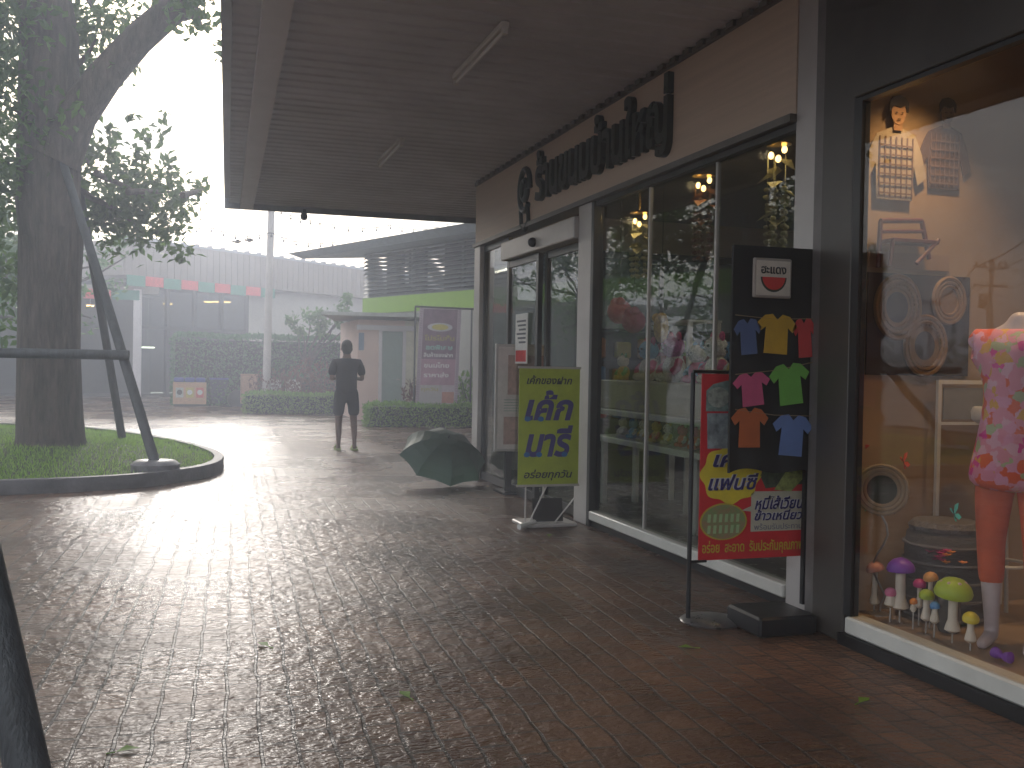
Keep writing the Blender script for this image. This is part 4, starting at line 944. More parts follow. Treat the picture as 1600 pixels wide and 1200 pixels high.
# black cloth board with shirts
x0, x1, z0, z1 = frame_sign(1147, 382, 1272, 737, 4.70); yb = 4.70; W_, H_ = x1-x0, z1-z0
t = thing('cloth_board', 'tall black board with little coloured t-shirts pegged on strings', 'sign', ((x0+x1)/2, yb, 0))
n_ = 24; q = MB(); vs = []; fs = []
for j in range(13):
    for i in range(n_+1):
        fx = i/n_; fz = j/12; low_ = .012*math.sin(fx*9)+.02*(1-fx)*math.sin(fx*4) if j == 0 else 0
        vs.append((x0+W_*fx, yb+.012*math.sin(fx*14+fz*2)*(1-fz)*.8, z0+H_*fz+low_))
for j in range(12):
    for i in range(n_): a = j*(n_+1)+i; fs.append((a, a+1, a+n_+2, a+n_+1))
k0 = len(vs); vs += [(a, b+.02, c) for a, b, c in vs]; fs += [tuple(k0+i for i in f[::-1]) for f in fs]
per = [i for i in range(n_+1)]+[j*(n_+1)+n_ for j in range(1,13)]+[12*(n_+1)+i for i in range(n_-1,-1,-1)]+[j*(n_+1) for j in range(11,0,-1)]
fs += [(per[i], per[(i+1)%len(per)], k0+per[(i+1)%len(per)], k0+per[i]) for i in range(len(per))]
q.add(vs, fs); q.build('cloth', cm('black_cloth', (.018,.017,.016), .85), t, smooth=True)
q = MB()
q.box((x1-.03, yb+.036, .10), (x1, yb+.066, z1-.02))
q.build('post', M['black'], t)
# framed melon sign on the board
sx0, sx1, sz0, sz1 = frame_sign(1178, 402, 1236, 467, yb-.03)
o_ = MB(); o_.bbox((sx0, yb-.035, sz0), (sx1, yb-.014, sz1), .006); fr = o_.build('sign_frame', cm('pale_wood_frame', (.36,.31,.27)), t)
q = MB(); q.box((sx0+.014, yb-.039, sz0+.014), (sx1-.014, yb-.0355, sz1-.014)); q.build('sign_card', cm('cream_card', (.62,.56,.48)), t)
cx, cz, rr = (sx0+sx1)/2, sz0+(sz1-sz0)*.52, (sx1-sx0)*.34
q = MB(); q.add([(cx+math.cos(a)*rr, yb-.041, cz+math.sin(a)*rr) for a in [math.pi+k*math.pi/16 for k in range(17)]], [tuple(range(17))]); q.build('melon_rind', cm('dark_rind', (.03,.05,.03)), t)
q = MB(); q.add([(cx+math.cos(a)*rr*.88, yb-.043, cz-.0+math.sin(a)*rr*.85) for a in [math.pi+k*math.pi/16 for k in range(17)]], [tuple(range(17))]); q.build('melon_flesh', cm('melon_red', (.6,.05,.04)), t)
text_obj('sign_lettering', 'ฮะแดง', M['black'], t, (sx0+.04, yb-.0395, cz+.018), X, Z, width=(sx1-sx0)-.08, height=.04, depth=.002, bold=.02)
# shirts and strings
def shirt(px, py, w, h, c, tilt=0):
    p = P(px, py, y=yb-.02)
    poly = [(-.32,-.5),(.32,-.5),(.30,.18),(.44,.06),(.56,.24),(.34,.46),(.14,.5),(.0,.36),(-.14,.5),(-.34,.46),(-.56,.24),(-.44,.06),(-.30,.18)]
    ca, sa = math.cos(tilt), math.sin(tilt)
    poly = [((a*w*ca-b*h*sa), (a*w*sa+b*h*ca)) for a, b in poly]
    q = MB(); q.prism(poly, p+Vector((0,-.006,0)), X, Z, .004, Vector((0,-1,0))); return q.build('small_shirt', c, t)
shirts = [(1168,526,.15,.17,'sh_blue',(.09,.13,.26),.1),(1212,522,.20,.19,'sh_yellow',(.55,.33,.03),-.05),(1256,528,.13,.19,'sh_red',(.5,.05,.05),.08),
          (1174,608,.18,.16,'sh_pink',(.55,.09,.20),.12),(1233,600,.20,.20,'sh_green',(.16,.42,.07),.12),(1170,668,.18,.19,'sh_orange',(.42,.11,.03),0),(1236,680,.20,.20,'sh_lightblue',(.13,.20,.42),-.08)]
names = dict(sh_blue='blue_shirt_cloth', sh_yellow='yellow_shirt_cloth', sh_red='red_shirt_cloth', sh_pink='pink_shirt_cloth', sh_green='green_shirt_cloth', sh_orange='orange_shirt_cloth', sh_lightblue='light_blue_shirt_cloth')
for (a, b, w, h, nm, c, tl_) in shirts: shirt(a, b, w*(1.0 if nm in ('sh_red','sh_blue') else 1.12), h*1.12, cm(names[nm], c, .8), tl_)
for (pa, pb) in (((1149,492),(1270,498)), ((1149,585),(1270,566)), ((1149,640),(1270,650))):
    q = MB(); a = P(*pa, y=yb-.028); b = P(*pb, y=yb-.028); q.tube([a, (a+b)/2-Z*.012, b], .0025, 5); q.build('string', cm('tan_string', (.25,.18,.1)), t)
bl = MB(); bl.bbox((2.82, 4.50, 0), (3.17, 4.84, .105), .012)
tag(bl.build('concrete_block', M['black'], org=(3.0,4.6,0)), 'dark square weight block at the foot of the black board', 'block')

# ------------------------------------------------------------------ open umbrella on the ground
uc = Vector((2.84, 11.4, .33))
t = thing('umbrella', 'open dark green umbrella resting on the wet paving', 'umbrella', (2.84, 11.4, 0))
ax_ = Vector((.10, -.52, .85)).normalized(); qd = Z.rotation_difference(ax_)
um = MB(); NR = 8; RS = 6; vs = [uc+qd @ Vector((0,0,.20))]; fs = []; Rr = .53
for i in range(1, RS+1):
    f_ = i/RS
    for k in range(NR*4):
        a = 2*math.pi*k/(NR*4); ph = (k % 4)/4; dip = math.cos(math.pi/8)/math.cos(math.pi/4*(ph-.5))*(1-.05*f_*math.sin(math.pi*ph))
        rr = Rr*math.sin(f_*1.25)/math.sin(1.25)*dip; h = .20-.30*(1-math.cos(f_*1.25))/(1-math.cos(1.25))-(.0 if i < RS else 0)
        vs.append(uc+qd @ Vector((rr*math.cos(a), rr*math.sin(a), h)))
nn = NR*4
for k in range(nn): fs.append((0, 1+k, 1+(k+1)%nn))
for i in range(RS-1):
    for k in range(nn): fs.append((1+i*nn+k, 1+(i+1)*nn+k, 1+(i+1)*nn+(k+1)%nn, 1+i*nn+(k+1)%nn))
mn = min(v.z for v in vs); sh = .006-mn; vs = [v+Z*sh for v in vs]; uc = uc+Z*sh
um.add(vs, fs); cu = um.build('canopy', leaf_mat('green_umbrella_cloth', (.04,.085,.062), (.04,.085,.062), .3, .6), t, smooth=False)
q = MB(); q.tube([uc+qd @ Vector((0,0,.24)), uc+qd @ Vector((0,0,-.32))], .007, 8); q.build('shaft', M['darkalu'], t)
for k in range(8):
    a = 2*math.pi*k/8; q = MB(); q.tube([uc+qd @ Vector((Rr*math.sin(f*1.25)/math.sin(1.25)*math.cos(a)*.995, Rr*math.sin(f*1.25)/math.sin(1.25)*math.sin(a)*.995, .20-.30*(1-math.cos(f*1.25))/(1-math.cos(1.25))-.006)) for f in (0,.25,.5,.75,1)], .003, 5); q.build('rib', M['darkalu'], t)
q = MB(); q.tube([uc+qd @ Vector(v) for v in ((0,0,-.32),(0,0,-.37),(.02,0,-.40),(.05,0,-.39))], .012, 8); q.build('handle', M['black'], t)

for (px, py, a) in ((1342,1098,.4),(858,838,1.2),(420,1010,2.2),(180,1175,.1),(1085,1012,2.9),(640,1090,1.9)):
    p = P(px, py, z=.004); q = MB()
    d = Vector((math.cos(a), math.sin(a), .05)); q.leaf(p, .085, .05, d, Z); q.tube([p-d*.03, p], .0025, 5)
    tag(q.build('fallen_leaf', M['leaf_lime'], org=p), 'small green fallen leaf lying on the wet paving', 'leaf', 'fallen leaves on the wet paving')
# ------------------------------------------------------------------ trees and planting
def leaf_clump(mb, c, r, n, L=.12, flat=.8, droop=.25, clump=True):
    c = Vector(c); subs = [c+Vector((random.gauss(0,.5), random.gauss(0,.5), random.gauss(0,.5)*flat))*r for _ in range(max(3, n//22))]
    for _ in range(n):
        s_ = random.choice(subs); p = s_+Vector((random.gauss(0,1), random.gauss(0,1), random.gauss(0,1)))*r*.2
        d = rnd_dir(-droop); mb.leaf(p, L*random.uniform(.7,1.25), L*.55, d, rnd_dir(1.5))
def branch(mb, p0, p1, r0, r1, n=6, wob=.06, seg=10):
    p0, p1 = Vector(p0), Vector(p1); L = (p1-p0).length; pts = []; off = Vector((0,0,0))
    for i in range(n+1):
        f = i/n; pts.append(p0.lerp(p1, f)+Vector((math.sin(f*5+p0.x), math.cos(f*4+p0.y), 0))*L*wob*f*(1-f)*2)
    mb.tube(pts, [r0+(r1-r0)*i/n for i in range(n+1)], seg); return pts
tb = Vector((-1.8, 14.45, .2))
tree = thing('tree', 'big dark trunked tree with a forking limb on the grass island', 'tree', tb)
tr = MB()
top = P(78, 0, y=14.4); mid = P(75, 300, y=14.42)
tr.lathe(tb+Z*(-.1), [(.50,0),(.46,.08),(.42,.25),(.40,.7),(.385,1.4),(.385,2.3),(.40,3.0)], 28, wob=.05)
tr.tube([tb+Z*2.8, Vector((mid.x-.0, 14.44, tb.z+3.3)), Vector((top.x, 14.4, 5.6)), Vector((top.x-.25, 14.3, 7.6)), Vector((top.x-.1, 14.2, 9.2))], [.395,.40,.36,.25,.12], 22)
# side limb
lp = [P(85, 250, y=14.3), P(120, 178, y=14.25), P(165, 118, y=14.1), P(215, 62, y=14.0), P(265, 18, y=13.9), P(300, -12, y=13.8), P(340, -120, y=13.4), P(350, -260, y=13.0)]
tr.tube(lp, [.34,.26,.22,.20,.19,.19,.13,.06], 16)
tr.tube([lp[4], P(305, 20, y=13.9), P(312, 45, y=13.9)], [.15,.10,.05], 10)
tr.build('trunk', M['bark'], tree, smooth=True)
lb = MB(); cr = MB()
ctr = [(150,50,14.6,.7,110),(185,20,14.8,.6,120),(225,15,14.9,.45,60),(125,40,14.6,.5,100),(150,115,14.8,.3,30),(135,110,14.8,.3,40),(175,75,14.9,.35,36),
       (150,270,15.2,.55,170),(200,260,15.4,.6,150),(170,320,15.2,.6,220),(225,310,15.4,.65,220),(270,300,15.6,.45,90),(210,350,15.6,.6,180),(150,350,15.2,.5,170),(255,355,15.7,.5,110),(120,300,15,.4,120),(318,296,15.4,.16,22),(180,215,15,.35,40),(210,180,14.8,.25,18),
       (15,60,14.2,.7,420),(0,160,14.0,.8,420),(20,250,14.4,.6,320),(-10,330,14.2,.8,380),(15,30,15,.9,360),(5,440,15,.7,260),(350,20,13.2,.3,45),(352,70,13.2,.25,22),(290,-40,13.2,.8,220),(345,-60,13,.5,120)]
for (px, py, yy, r, n_l) in ctr:
    c = P(px, py, y=yy); leaf_clump(cr, c, r, int(n_l*1.35), .155)
for (px, py, yy, fx, fy) in ((150,270,15.2,110,230),(225,310,15.4,150,270),(270,300,15.6,200,300),(210,350,15.6,130,300),(20,250,14.4,70,280),(0,160,14,70,200),(150,60,14.2,110,120),(235,20,14.6,230,50),(318,296,15.4,285,305)):
    branch(lb, P(fx, fy, y=14.5), P(px, py, y=yy), .05, .015, 5, .1, 7)
for _ in range(46):
    a = random.uniform(0, 6.28); rr = random.uniform(1.0, 3.6); c = Vector((top.x+math.cos(a)*rr, 14.2+math.sin(a)*rr*.9, random.uniform(6.4, 9.6)-rr*.25))
    if (c.x > -.2 and c.y < 12.5) or (c.x > -1.3 and c.z < 7.3): continue
    leaf_clump(cr, c, .85, 190, .13); branch(lb, Vector((top.x, 14.3, 6.0+rr*.3)), c, .07, .02, 4, .1, 6)
lb.build('branch', M['bark'], tree, smooth=True)
cr.build('crown', M['leaf_tree'], tree)

# props holding up the tree
def prop(p0, p1, r, lab, foot=True):
    p0, p1 = Vector(p0), Vector(p1); t = thing('tree_prop', lab, 'prop', p0, 'dark slanting props round the trees')
    q = MB(); q.tube([p0, p0.lerp(p1,.5)+Vector((.01,.01,0)), p1], [r, r*.95, r*.85], 12); q.build('pole', M['stake'], t)
    if foot: q = MB(); q.lathe((p0.x, p0.y, p0.z-.12), [(.26,0),(.27,.10),(.22,.14),(.04,.15)], 18, wob=.03); q.build('foot', M['foot'], t)
    return t
prop((-.40, 12.06, .22), (-1.62, 14.1, 3.9), .060, 'slanting dark prop nearest the kerb with a round concrete foot, leaning on the big trunk')
prop((-1.00, 15.99, .22), (-1.55, 14.75, 4.0), .06, 'slanting dark prop behind the big trunk, reaching the back edge of the grass', False)
q = MB(); a = Vector((-.72, 12.62, 1.44)); q.tube([a, a+Vector((-2.3,.22,.0)), a+Vector((-4.6,.4,.0))], .06, 12)
tag(q.build('tree_rail', M['stake'], org=(-3, 12.8, 1.44)), 'long level dark timber rail tied across in front of the big trunk', 'rail')
prop((-5.1, 12.9, .22), (-2.3, 14.2, 3.9), .065, 'slanting prop at the far left of the rail, outside the picture')
# near-left prop
prop(P(48, 1225, z=0), P(-165, 300, y=4.3), .070, 'very dark prop slanting through the lower left corner, nearest the camera', False)
# street tree beyond the left edge, seen in the shop glass
def simple_tree(x, y, h, r, n, lab, mt='leaf_tree', tr_r=.2, group='street trees beyond the left edge', L=.16, cz=.65):
    t = thing('tree', lab, 'tree', (x, y, 0), group)
    q = MB(); pts = [Vector((x, y, -.05)), Vector((x+.05, y, h*.3)), Vector((x-.05, y+.1, h*.6)), Vector((x, y, h*.9))]; q.tube(pts, [tr_r*1.3, tr_r, tr_r*.7, tr_r*.2], 12)
    c_ = MB()
    for _ in range(n):
        a = random.uniform(0, 6.28); el_ = random.uniform(-.7, 1); rr = r*random.uniform(.45, 1)*math.sqrt(1-.5*abs(el_))
        c = Vector((x+math.cos(a)*rr, y+math.sin(a)*rr, h*cz+el_*h*.3)); leaf_clump(c_, c, r*.3, 75, L)
        if _ % 3 == 0: branch(q, (x, y, h*random.uniform(.35,.6)), c, tr_r*.3, .015, 4, .1, 6)
    q.build('trunk', M['bark'], t, smooth=True); c_.build('crown', M[mt], t); return t
simple_tree(-3.4, 5.2, 5.2, 1.7, 34, 'leafy street tree standing left of the camera beside the near prop', tr_r=.16)
simple_tree(-8.5, 24, 6.5, 2.8, 46, 'pale bushy tree behind the big trunk at the left edge of the picture', 'leaf_pale', L=.2, cz=.5, group=None)
simple_tree(-3.6, 25.5, 5.6, 2.2, 40, 'pale green tree between the big trunk and the flag decked building', 'leaf_pale', L=.18, cz=.62, group=None)
simple_tree(-10.5, 11, 6.2, 2.4, 34, 'street tree mirrored in the display window behind the hanging figures', L=.18)

def hedge(name, lab, x0, y0, dirv, length, depth, h, n, mt, z0=0.0, bump=.05, L=.07, cat='hedge', kind=None):
    d = Vector((dirv[0], dirv[1], 0)).normalized(); p_ = Vector((-d.y, d.x, 0))
    t = thing(name, lab, cat, (x0, y0, z0))
    o = Vector((x0, y0, z0)); q = MB()
    q.obox(o+d*length/2+p_*depth/2+Z*(h*.48), d*(length/2-.04), p_*(depth/2-.04), Z*(h*.48-.02)); q.build('stems', M['hedge_core'], t)
    l_ = MB()
    for _ in range(n):
        u_, w_, v_ = random.random(), random.random(), random.random(); f = random.random()
        if f < .45: pt = o+d*length*u_+p_*random.gauss(.02,.03)+Z*h*v_; nn = -p_
        elif f < .78: pt = o+d*length*u_+p_*depth*w_+Z*(h+random.gauss(0,.025)+bump*math.sin(u_*length*3)*.5); nn = Z
        elif f < .86: pt = o+p_*depth*w_+Z*h*v_+d*random.gauss(0,.03); nn = -d
        elif f < .94: pt = o+d*length+p_*depth*w_+Z*h*v_+d*random.gauss(0,.03); nn = d
        else: pt = o+d*length*u_+p_*(depth+random.gauss(0,.03))+Z*h*v_; nn = p_
        l_.leaf(pt, L*random.uniform(.7,1.3), L*.6, (nn+rnd_dir(.3)*.9), rnd_dir(1))
    l_.build('foliage', M[mt], t); return t
hedge('hedge', 'tall clipped green hedge behind the bins and the pale pole', -.55, 31.6, (1, -.08), 6.2, 1.3, 2.1, 11000, 'leaf_hedge', L=.12)
hedge('hedge', 'low bright hedge strip at the foot of the pale pole', 1.30, 27.4, (1,-.33), 2.6, .8, .50, 4200, 'leaf_lime', L=.07)
hedge('hedge', 'low lime green hedge in front of the pink banner', 3.66, 21.5, (1,-.06), 3.4, .7, .46, 6500, 'leaf_lime', L=.06)
def shrub(x, y, z, r, h, n, mt, lab, L=.12, group=None):
    t = thing('shrub', lab, 'shrub', (x, y, z), group); l_ = MB(); s_ = MB()
    for k in range(7):
        a = k*.9; tip = Vector((x+math.cos(a)*r*.7, y+math.sin(a)*r*.7, z+h*random.uniform(.6,1))); s_.tube([(x, y, z), (Vector((x,y,z))+tip)/2+Z*.05, tip], [.02,.014,.006], 6)
    for _ in range(n):
        a = random.uniform(0, 6.28); rr = r*math.sqrt(random.random()); zz = h*random.uniform(.15,1)*(1-.35*(rr/r)**2)
        l_.leaf(Vector((x+math.cos(a)*rr, y+math.sin(a)*rr, z+zz)), L*random.uniform(.7,1.4), L*.4, rnd_dir(.9), rnd_dir(1))
    s_.build('stems', M['bark'], t); l_.build('foliage', M[mt], t)
G = 'bushes in the planting beds'
shrub(3.2, 28.6, 0, .9, 1.5, 900, 'leaf_red', 'reddish shrub left of the walking person, before the tall hedge', group=G)
shrub(2.2, 29.0+.6, 0, .7, 1.2, 600, 'leaf_red', 'reddish shrub right beside the pale pole', group=G)
shrub(5.05, 22.9, 0, .38, 1.05, 420, 'leaf_red', 'dark red leaved shrub left of the pink banner', .14, group=G)
shrub(6.15, 22.3, 0, .40, 1.35, 480, 'leaf_lime', 'yellow green spiky shrub right of the pink banner', .15, group=G)
shrub(6.6, 21.9, 0, .40, .9, 380, 'leaf_red', 'red leaved shrub hard against the corner post of the shop', .13, group=G)
# small branching tree over the tall hedge
t = thing('small_tree', 'small open branched tree rising over the tall hedge', 'tree', (3.6, 31.0, 0))
q = MB(); c_ = MB()
for (px, py) in ((455,505),(480,492),(505,490),(530,485),(545,500),(470,520),(520,508),(500,520),(545,470),(495,505)):
    e = P(px, py, y=30.6); branch(q, (3.4, 31, 1.2), e, .04, .012, 5, .15, 6); leaf_clump(c_, e, .32, 80, .16, .5)
q.tube([(3.6,31,-.05),(3.5,31,.7),(3.4,31,1.25)], [.10,.08,.06], 8); q.build('trunk', M['bark'], t); c_.build('crown', M['leaf_pale'], t)

# ------------------------------------------------------------------ far grey building with flags
fb = thing('grey_building', 'long low grey building with glass front and red and green flags', 'building', (-1.9, 39, 0))
D = Vector((math.sin(R(50.9)), math.cos(R(50.9)), 0)); N_ = Vector((-D.y, D.x, 0)) * 1.0     # N_ points away from the camera
if N_.y < 0: N_ = -N_
c0 = Vector((-1.9, 38.6, 0))
def fbox(mb, u0, u1, w0, w1, z0, z1): 
    c = c0+D*(u0+u1)/2+N_*(w0+w1)/2+Z*(z0+z1)/2
    return mb.obox(c, D*(u1-u0)/2, N_*(w1-w0)/2, Z*(z1-z0)/2)
q = MB(); fbox(q, 5.2, 17, 0, .2, 0, 4.35); q.build('wall', M['palewall'], fb)
q = MB(); fbox(q, -1.0, 17.5, -.5, 8, 4.35, 5.62)
for k in range(62): fbox(q, -.95+k*.3, -.89+k*.3, -.525, -.5, 4.37, 5.60)
q.build('parapet', M['greywall'], fb)
q = MB(); fbox(q, -1.1, 17.6, -.55, -.3, 5.62, 5.70)
for k in range(30): fbox(q, -.9+k*.62, -.84+k*.62, -.54, -.3, 5.70, 5.78)
q.build('roof_edge', M['gutter'], fb)
q = MB(); fbox(q, 0.0, 5.2, 3.5, 3.6, .02, 4.3); fbox(q, 5.22, 5.32, .22, 3.6, .02, 4.3); fbox(q, 0, 5.2, .1, 3.5, 4.2, 4.33); q.build('hall', M['darkwall'], fb)
q = MB(); fbox(q, .15, 5.2, .08, .1, .05, 4.3); q.build('window_pane', M['glass_far'], fb)
q = MB()
for u_ in (.0, 1.25, 2.5, 3.8, 5.1): fbox(q, u_, u_+.12, .0, .16, 0, 4.34)
fbox(q, .12, 5.1, .01, .14, 2.5, 2.62); q.build('mullion', M['black'], fb)
q = MB(); cc = P(214, 545, y=38.2); q.bbox((cc.x-.14, 38.2, 0), (cc.x+.14, 38.5, 3.9), .02); q.build('column', M['beam'], fb)
q = MB(); a = P(215, 470, y=38.4); q.box((-14, 38.25, 3.75), (-1.2, 40.6, 4.0)); q.build('porch_roof', M['greywall'], fb)
q = MB(); q.box((-14, 42, 0), (-1.6, 42.2, 4.3)); q.build('porch_wall', M['darkwall'], fb)
q = MB(); q.box((-14, 38.9, 0), (-2.0, 41.9, .03)); q.build('porch_floor', M['kerb'], fb)
bn = thing('flag_bunting', 'row of red and green cloth flags under the grey parapet', 'bunting', c0+Z*4)
for k in range(9):
    u_ = -.9+k*.78+.0; q = MB(); fbox(q, u_, u_+.76, -.57, -.55, 3.98+.03*(k % 2), 4.36); q.build('flag', M['red'] if k % 2 else M['green'], bn)
for k in range(4):
    x_ = -5.6+k*.95; q = MB(); q.box((x_, 38.19, 3.5), (x_+.9, 38.21, 3.85)); q.build('flag', M['red'] if k % 2 == 0 else M['green'], bn)
G = 'lit lamps inside the grey building'
for (px, py, yy, mt, w, lab) in ((262,474,41,'amber',.35,'lit amber ceiling lamp over the left glass bays of the grey building'),(325,471,42,'amber',.3,'small lit amber lamp left of the long one in the grey building'),(345,471,42,'amber',.75,'long lit amber lamp in the grey building'),(231,542,41,'lit',.5,'low white lit lamp behind the left door glass'),(141,477,41,'amber',.25,'small amber lamp under the porch roof beside the big trunk')):
    p = P(px, py, y=yy); t = thing('lamp', lab, 'lamp', p, G)
    q = MB(); q.bbox((p.x-w/2, p.y-.06, p.z-.05), (p.x+w/2, p.y+.06, p.z), .01); q.build('lit_diffuser', M[mt], t)
    q = MB(); q.box((p.x-w/2-.03, p.y-.08, p.z+.002), (p.x+w/2+.03, p.y+.08, p.z+.04)); q.tube([(p.x, p.y, p.z+.04), (p.x, p.y, 4.1)], .008, 5); q.build('housing', M['white'], t)
# recycling bins
a = P(271, 632, z=0); bx, by = a.x, a.y-1.2
t = thing('recycling_bin', 'orange fronted recycling bin station with three round pictures and blue lids', 'bin', (bx+.5, by, 0))
W_, H_ = .96, .66
q = MB(); q.bbox((bx, by, .06), (bx+W_, by+.55, H_+.06), .01); q.build('body', cm('orange_bin', (.58,.36,.22), .5), t)
q = MB(); q.box((bx+.03, by+.03, 0), (bx+W_-.03, by+.5, .058)); q.build('plinth', M['black'], t)
for k, c in enumerate(((.5,.5,.45),(.55,.45,.1),(.6,.12,.1))):
    q = MB(); cx = bx+.19+k*.29; q.box((cx-.11, by-.006, .26), (cx+.11, by-.001, .56)); q.build('picture_panel', cm('bin_panel_'+str(k), c), t)
    q = MB(); q.add([(cx+math.cos(j*.524)*.08, by-.009, .42+math.sin(j*.524)*.08) for j in range(12)], [tuple(range(11,-1,-1))]); q.build('picture_disc', cm('bin_disc', (.08,.07,.06)) if k == 0 else M['white'], t)
    q = MB(); q.bbox((bx+.02+k*.31, by-.03, H_+.065), (bx+.31+k*.31, by+.6, H_+.20), .03); q.build('lid', cm('blue_lid', (.04,.07,.30), .4), t)
for i_, (M_, n2) in enumerate((('bin_panel_0','bin_panel_pale'),('bin_panel_1','bin_panel_yellow'),('bin_panel_2','bin_panel_red'))): M[M_].name = n2
# blue wheeled bin and black sacks beside
def wheelie(x, y):
    t = thing('wheelie_bin', 'dark blue wheeled bin right of the recycling station', 'bin', (x, y, 0))
    q = MB(); q.add([(x-.2,y-.22,.08),(x+.2,y-.22,.08),(x+.2,y+.22,.08),(x-.2,y+.22,.08),(x-.26,y-.28,.8),(x+.26,y-.28,.8),(x+.26,y+.28,.8),(x-.26,y+.28,.8)], [(0,3,2,1),(4,5,6,7),(0,1,5,4),(1,2,6,5),(2,3,7,6),(3,0,4,7)]); q.build('body', cm('dark_blue_plastic', (.03,.045,.09), .4), t)
    q = MB(); q.bbox((x-.29, y-.31, .802), (x+.29, y+.31, .86), .02); q.build('lid', cm('blue_lid', (.04,.07,.30)), t)
    for sx in (-.22, .22): q = MB(); q.lathe((x+sx-.02, y+.2, .09), [(.09,0),(.09,.04)], 14, axis=(1,0,0)); q.build('wheel', M['black'], t)
wheelie(bx+1.32, by+.35)
def sack(x, y, r, lab):
    t = thing('rubbish_sack', lab, 'sack', (x, y, 0))
    q = MB(); q.lathe((x, y, 0), [(r*.7,0),(r,.12),(r*1.02,.26),(r*.7,.42),(r*.22,.5)], 16, wob=.07); q.build('sack_body', M['black'], t)
    q = MB(); q.lathe((x, y, .5), [(r*.2,0),(r*.12,.03),(r*.3,.12)], 10, wob=.15); q.build('knot', M['black'], t)
sack(bx+1.85, by+.1, .30, 'black rubbish sack between the wheeled bin and the brown cabinet')
a = P(357, 622, z=0); 
t = thing('cabinet', 'brown wooden cabinet standing before the tall hedge', 'cabinet', (1.62, 31.0, 0))
q = MB(); q.bbox((1.38, 30.8, .1), (1.86, 31.2, 1.0), .01); q.build('carcass', cm('brown_board', (.38,.22,.14), .6), t)
q = MB(); q.box((1.42, 30.79, .16), (1.61, 30.8, .94)); q.box((1.63, 30.79, .16), (1.82, 30.8, .94)); q.build('door', cm('brown_door', (.44,.27,.18), .6), t)
q = MB(); [q.box((xx, yy, 0), (xx+.05, yy+.05, .1)) for xx in (1.39, 1.8) for yy in (30.82, 31.13)]; q.build('leg', M['black'], t)
ch = None
def wchair(x, y, lab):
    t = thing('plastic_chair', lab, 'chair', (x, y, 0), 'white plastic chairs by the tall hedge')
    q = MB(); q.bbox((x-.22, y-.22, .42), (x+.22, y+.22, .45), .01); q.build('seat', M['white'], t)
    q = MB(); q.bbox((x-.22, y-.25, .46), (x+.22, y-.22, .86), .01); q.build('backrest', M['white'], t)
    for sx in (-.2, .2):
        for sy_ in (-.2, .2): q = MB(); q.tube([(x+sx, y+sy_, .42), (x+sx*1.1, y+sy_*1.1, 0)], .018, 6); q.build('leg', M['white'], t)
wchair(2.28, 30.4, 'white plastic chair left, next to the brown cabinet'); wchair(2.85, 30.5, 'white plastic chair right, nearer the pale pole')

# pale pole with cables
pb = P(415, 640, z=0); pt = P(424, 330, y=pb.y)
t = thing('lamp_pole', 'tall pale slim pole rising past the canopy corner', 'pole', (pb.x, pb.y, 0))
dirp = (pt-pb); q = MB(); q.tube([pb, pb+dirp*.5, pb+dirp*1.45], [.115,.105,.085], 16); q.build('pole', M['concrete_pole'], t)
q = MB(); tp = pb+dirp*1.45; q.tube([tp, tp+Vector((.1,-.3,.15)), tp+Vector((.3,-.9,.2))], .03, 8); q.bbox(tp+Vector((.2,-1.4,.15)), tp+Vector((.42,-.85,.24)), .02); q.build('lamp_arm', M['gutter'], t)
q = MB(); q.bbox((pb.x-.2, pb.y-.2, 0), (pb.x+.2, pb.y+.2, .12), .02); q.build('footing', M['foot'], t)
def cable(pts, lab, r=.008, bits=True):
    q = MB(); t = thing('string_lights', lab, 'string lights', pts[0], 'cables with bulbs strung across the sky')
    fine = []
    for i in range(len(pts)-1):
        for k in range(10): fine.append(pts[i].lerp(pts[i+1], k/10)-Z*.15*math.sin(math.pi*k/10))
    fine.append(pts[-1]); q.tube(fine, r, 5); q.build('cable', M['wire'], t)
    q = MB()
    for p in fine[::2]:
        q.tube([p, p-Z*.07], .012, 5); q.ball(p-Z*.09, .03, 6, (1,1,1.2)); q.tube([p+Vector((-.09,0,.0)), p, p+Vector((.09,0,-.01))], .011, 4)
    q.build('bulb', M['wire'], t)
yy = pb.y-.2
cable([P(215, 335, y=yy), P(330, 356, y=yy), P(424, 364, y=yy), P(520, 378, y=yy), P(590, 396, y=yy+1)], 'lower cable with small bulbs running past the pale pole')
cable([P(424, 318, y=yy), P(500, 345, y=yy), P(610, 352, y=yy), P(700, 350, y=yy)], 'upper cable with small bulbs from the pole toward the louvred building', .006)
def bird(px, py, lab):
    p = P(px, py, y=24); q = MB(); q.ball(p, .05, 8, (.6,1.8,.6)); 
    t = thing('bird', lab, 'bird', p, 'small dark birds in the white sky')
    b_ = MB(); b_.tube([p+Vector((-.09,0,0)), p, p+Vector((.09,.0,.02))], [.012,.04,.015], 8); b_.ball(p+Vector((-.1,0,.01)), .024, 6); b_.build('body', M['wire'], t)
    for sg in (-1, 1): w_ = MB(); w_.add([p+Vector((0,.0,.01)), p+Vector((.06,sg*.09+.0,.05)), p+Vector((-.04,sg*.2,.03)), p+Vector((-.05,sg*.05,.01))], [(0,1,2,3)]); w_.build('wing', M['wire'], t)
bird(371, 378, 'left of two small dark birds above the grey roof'); bird(390, 376, 'right of two small dark birds above the grey roof')

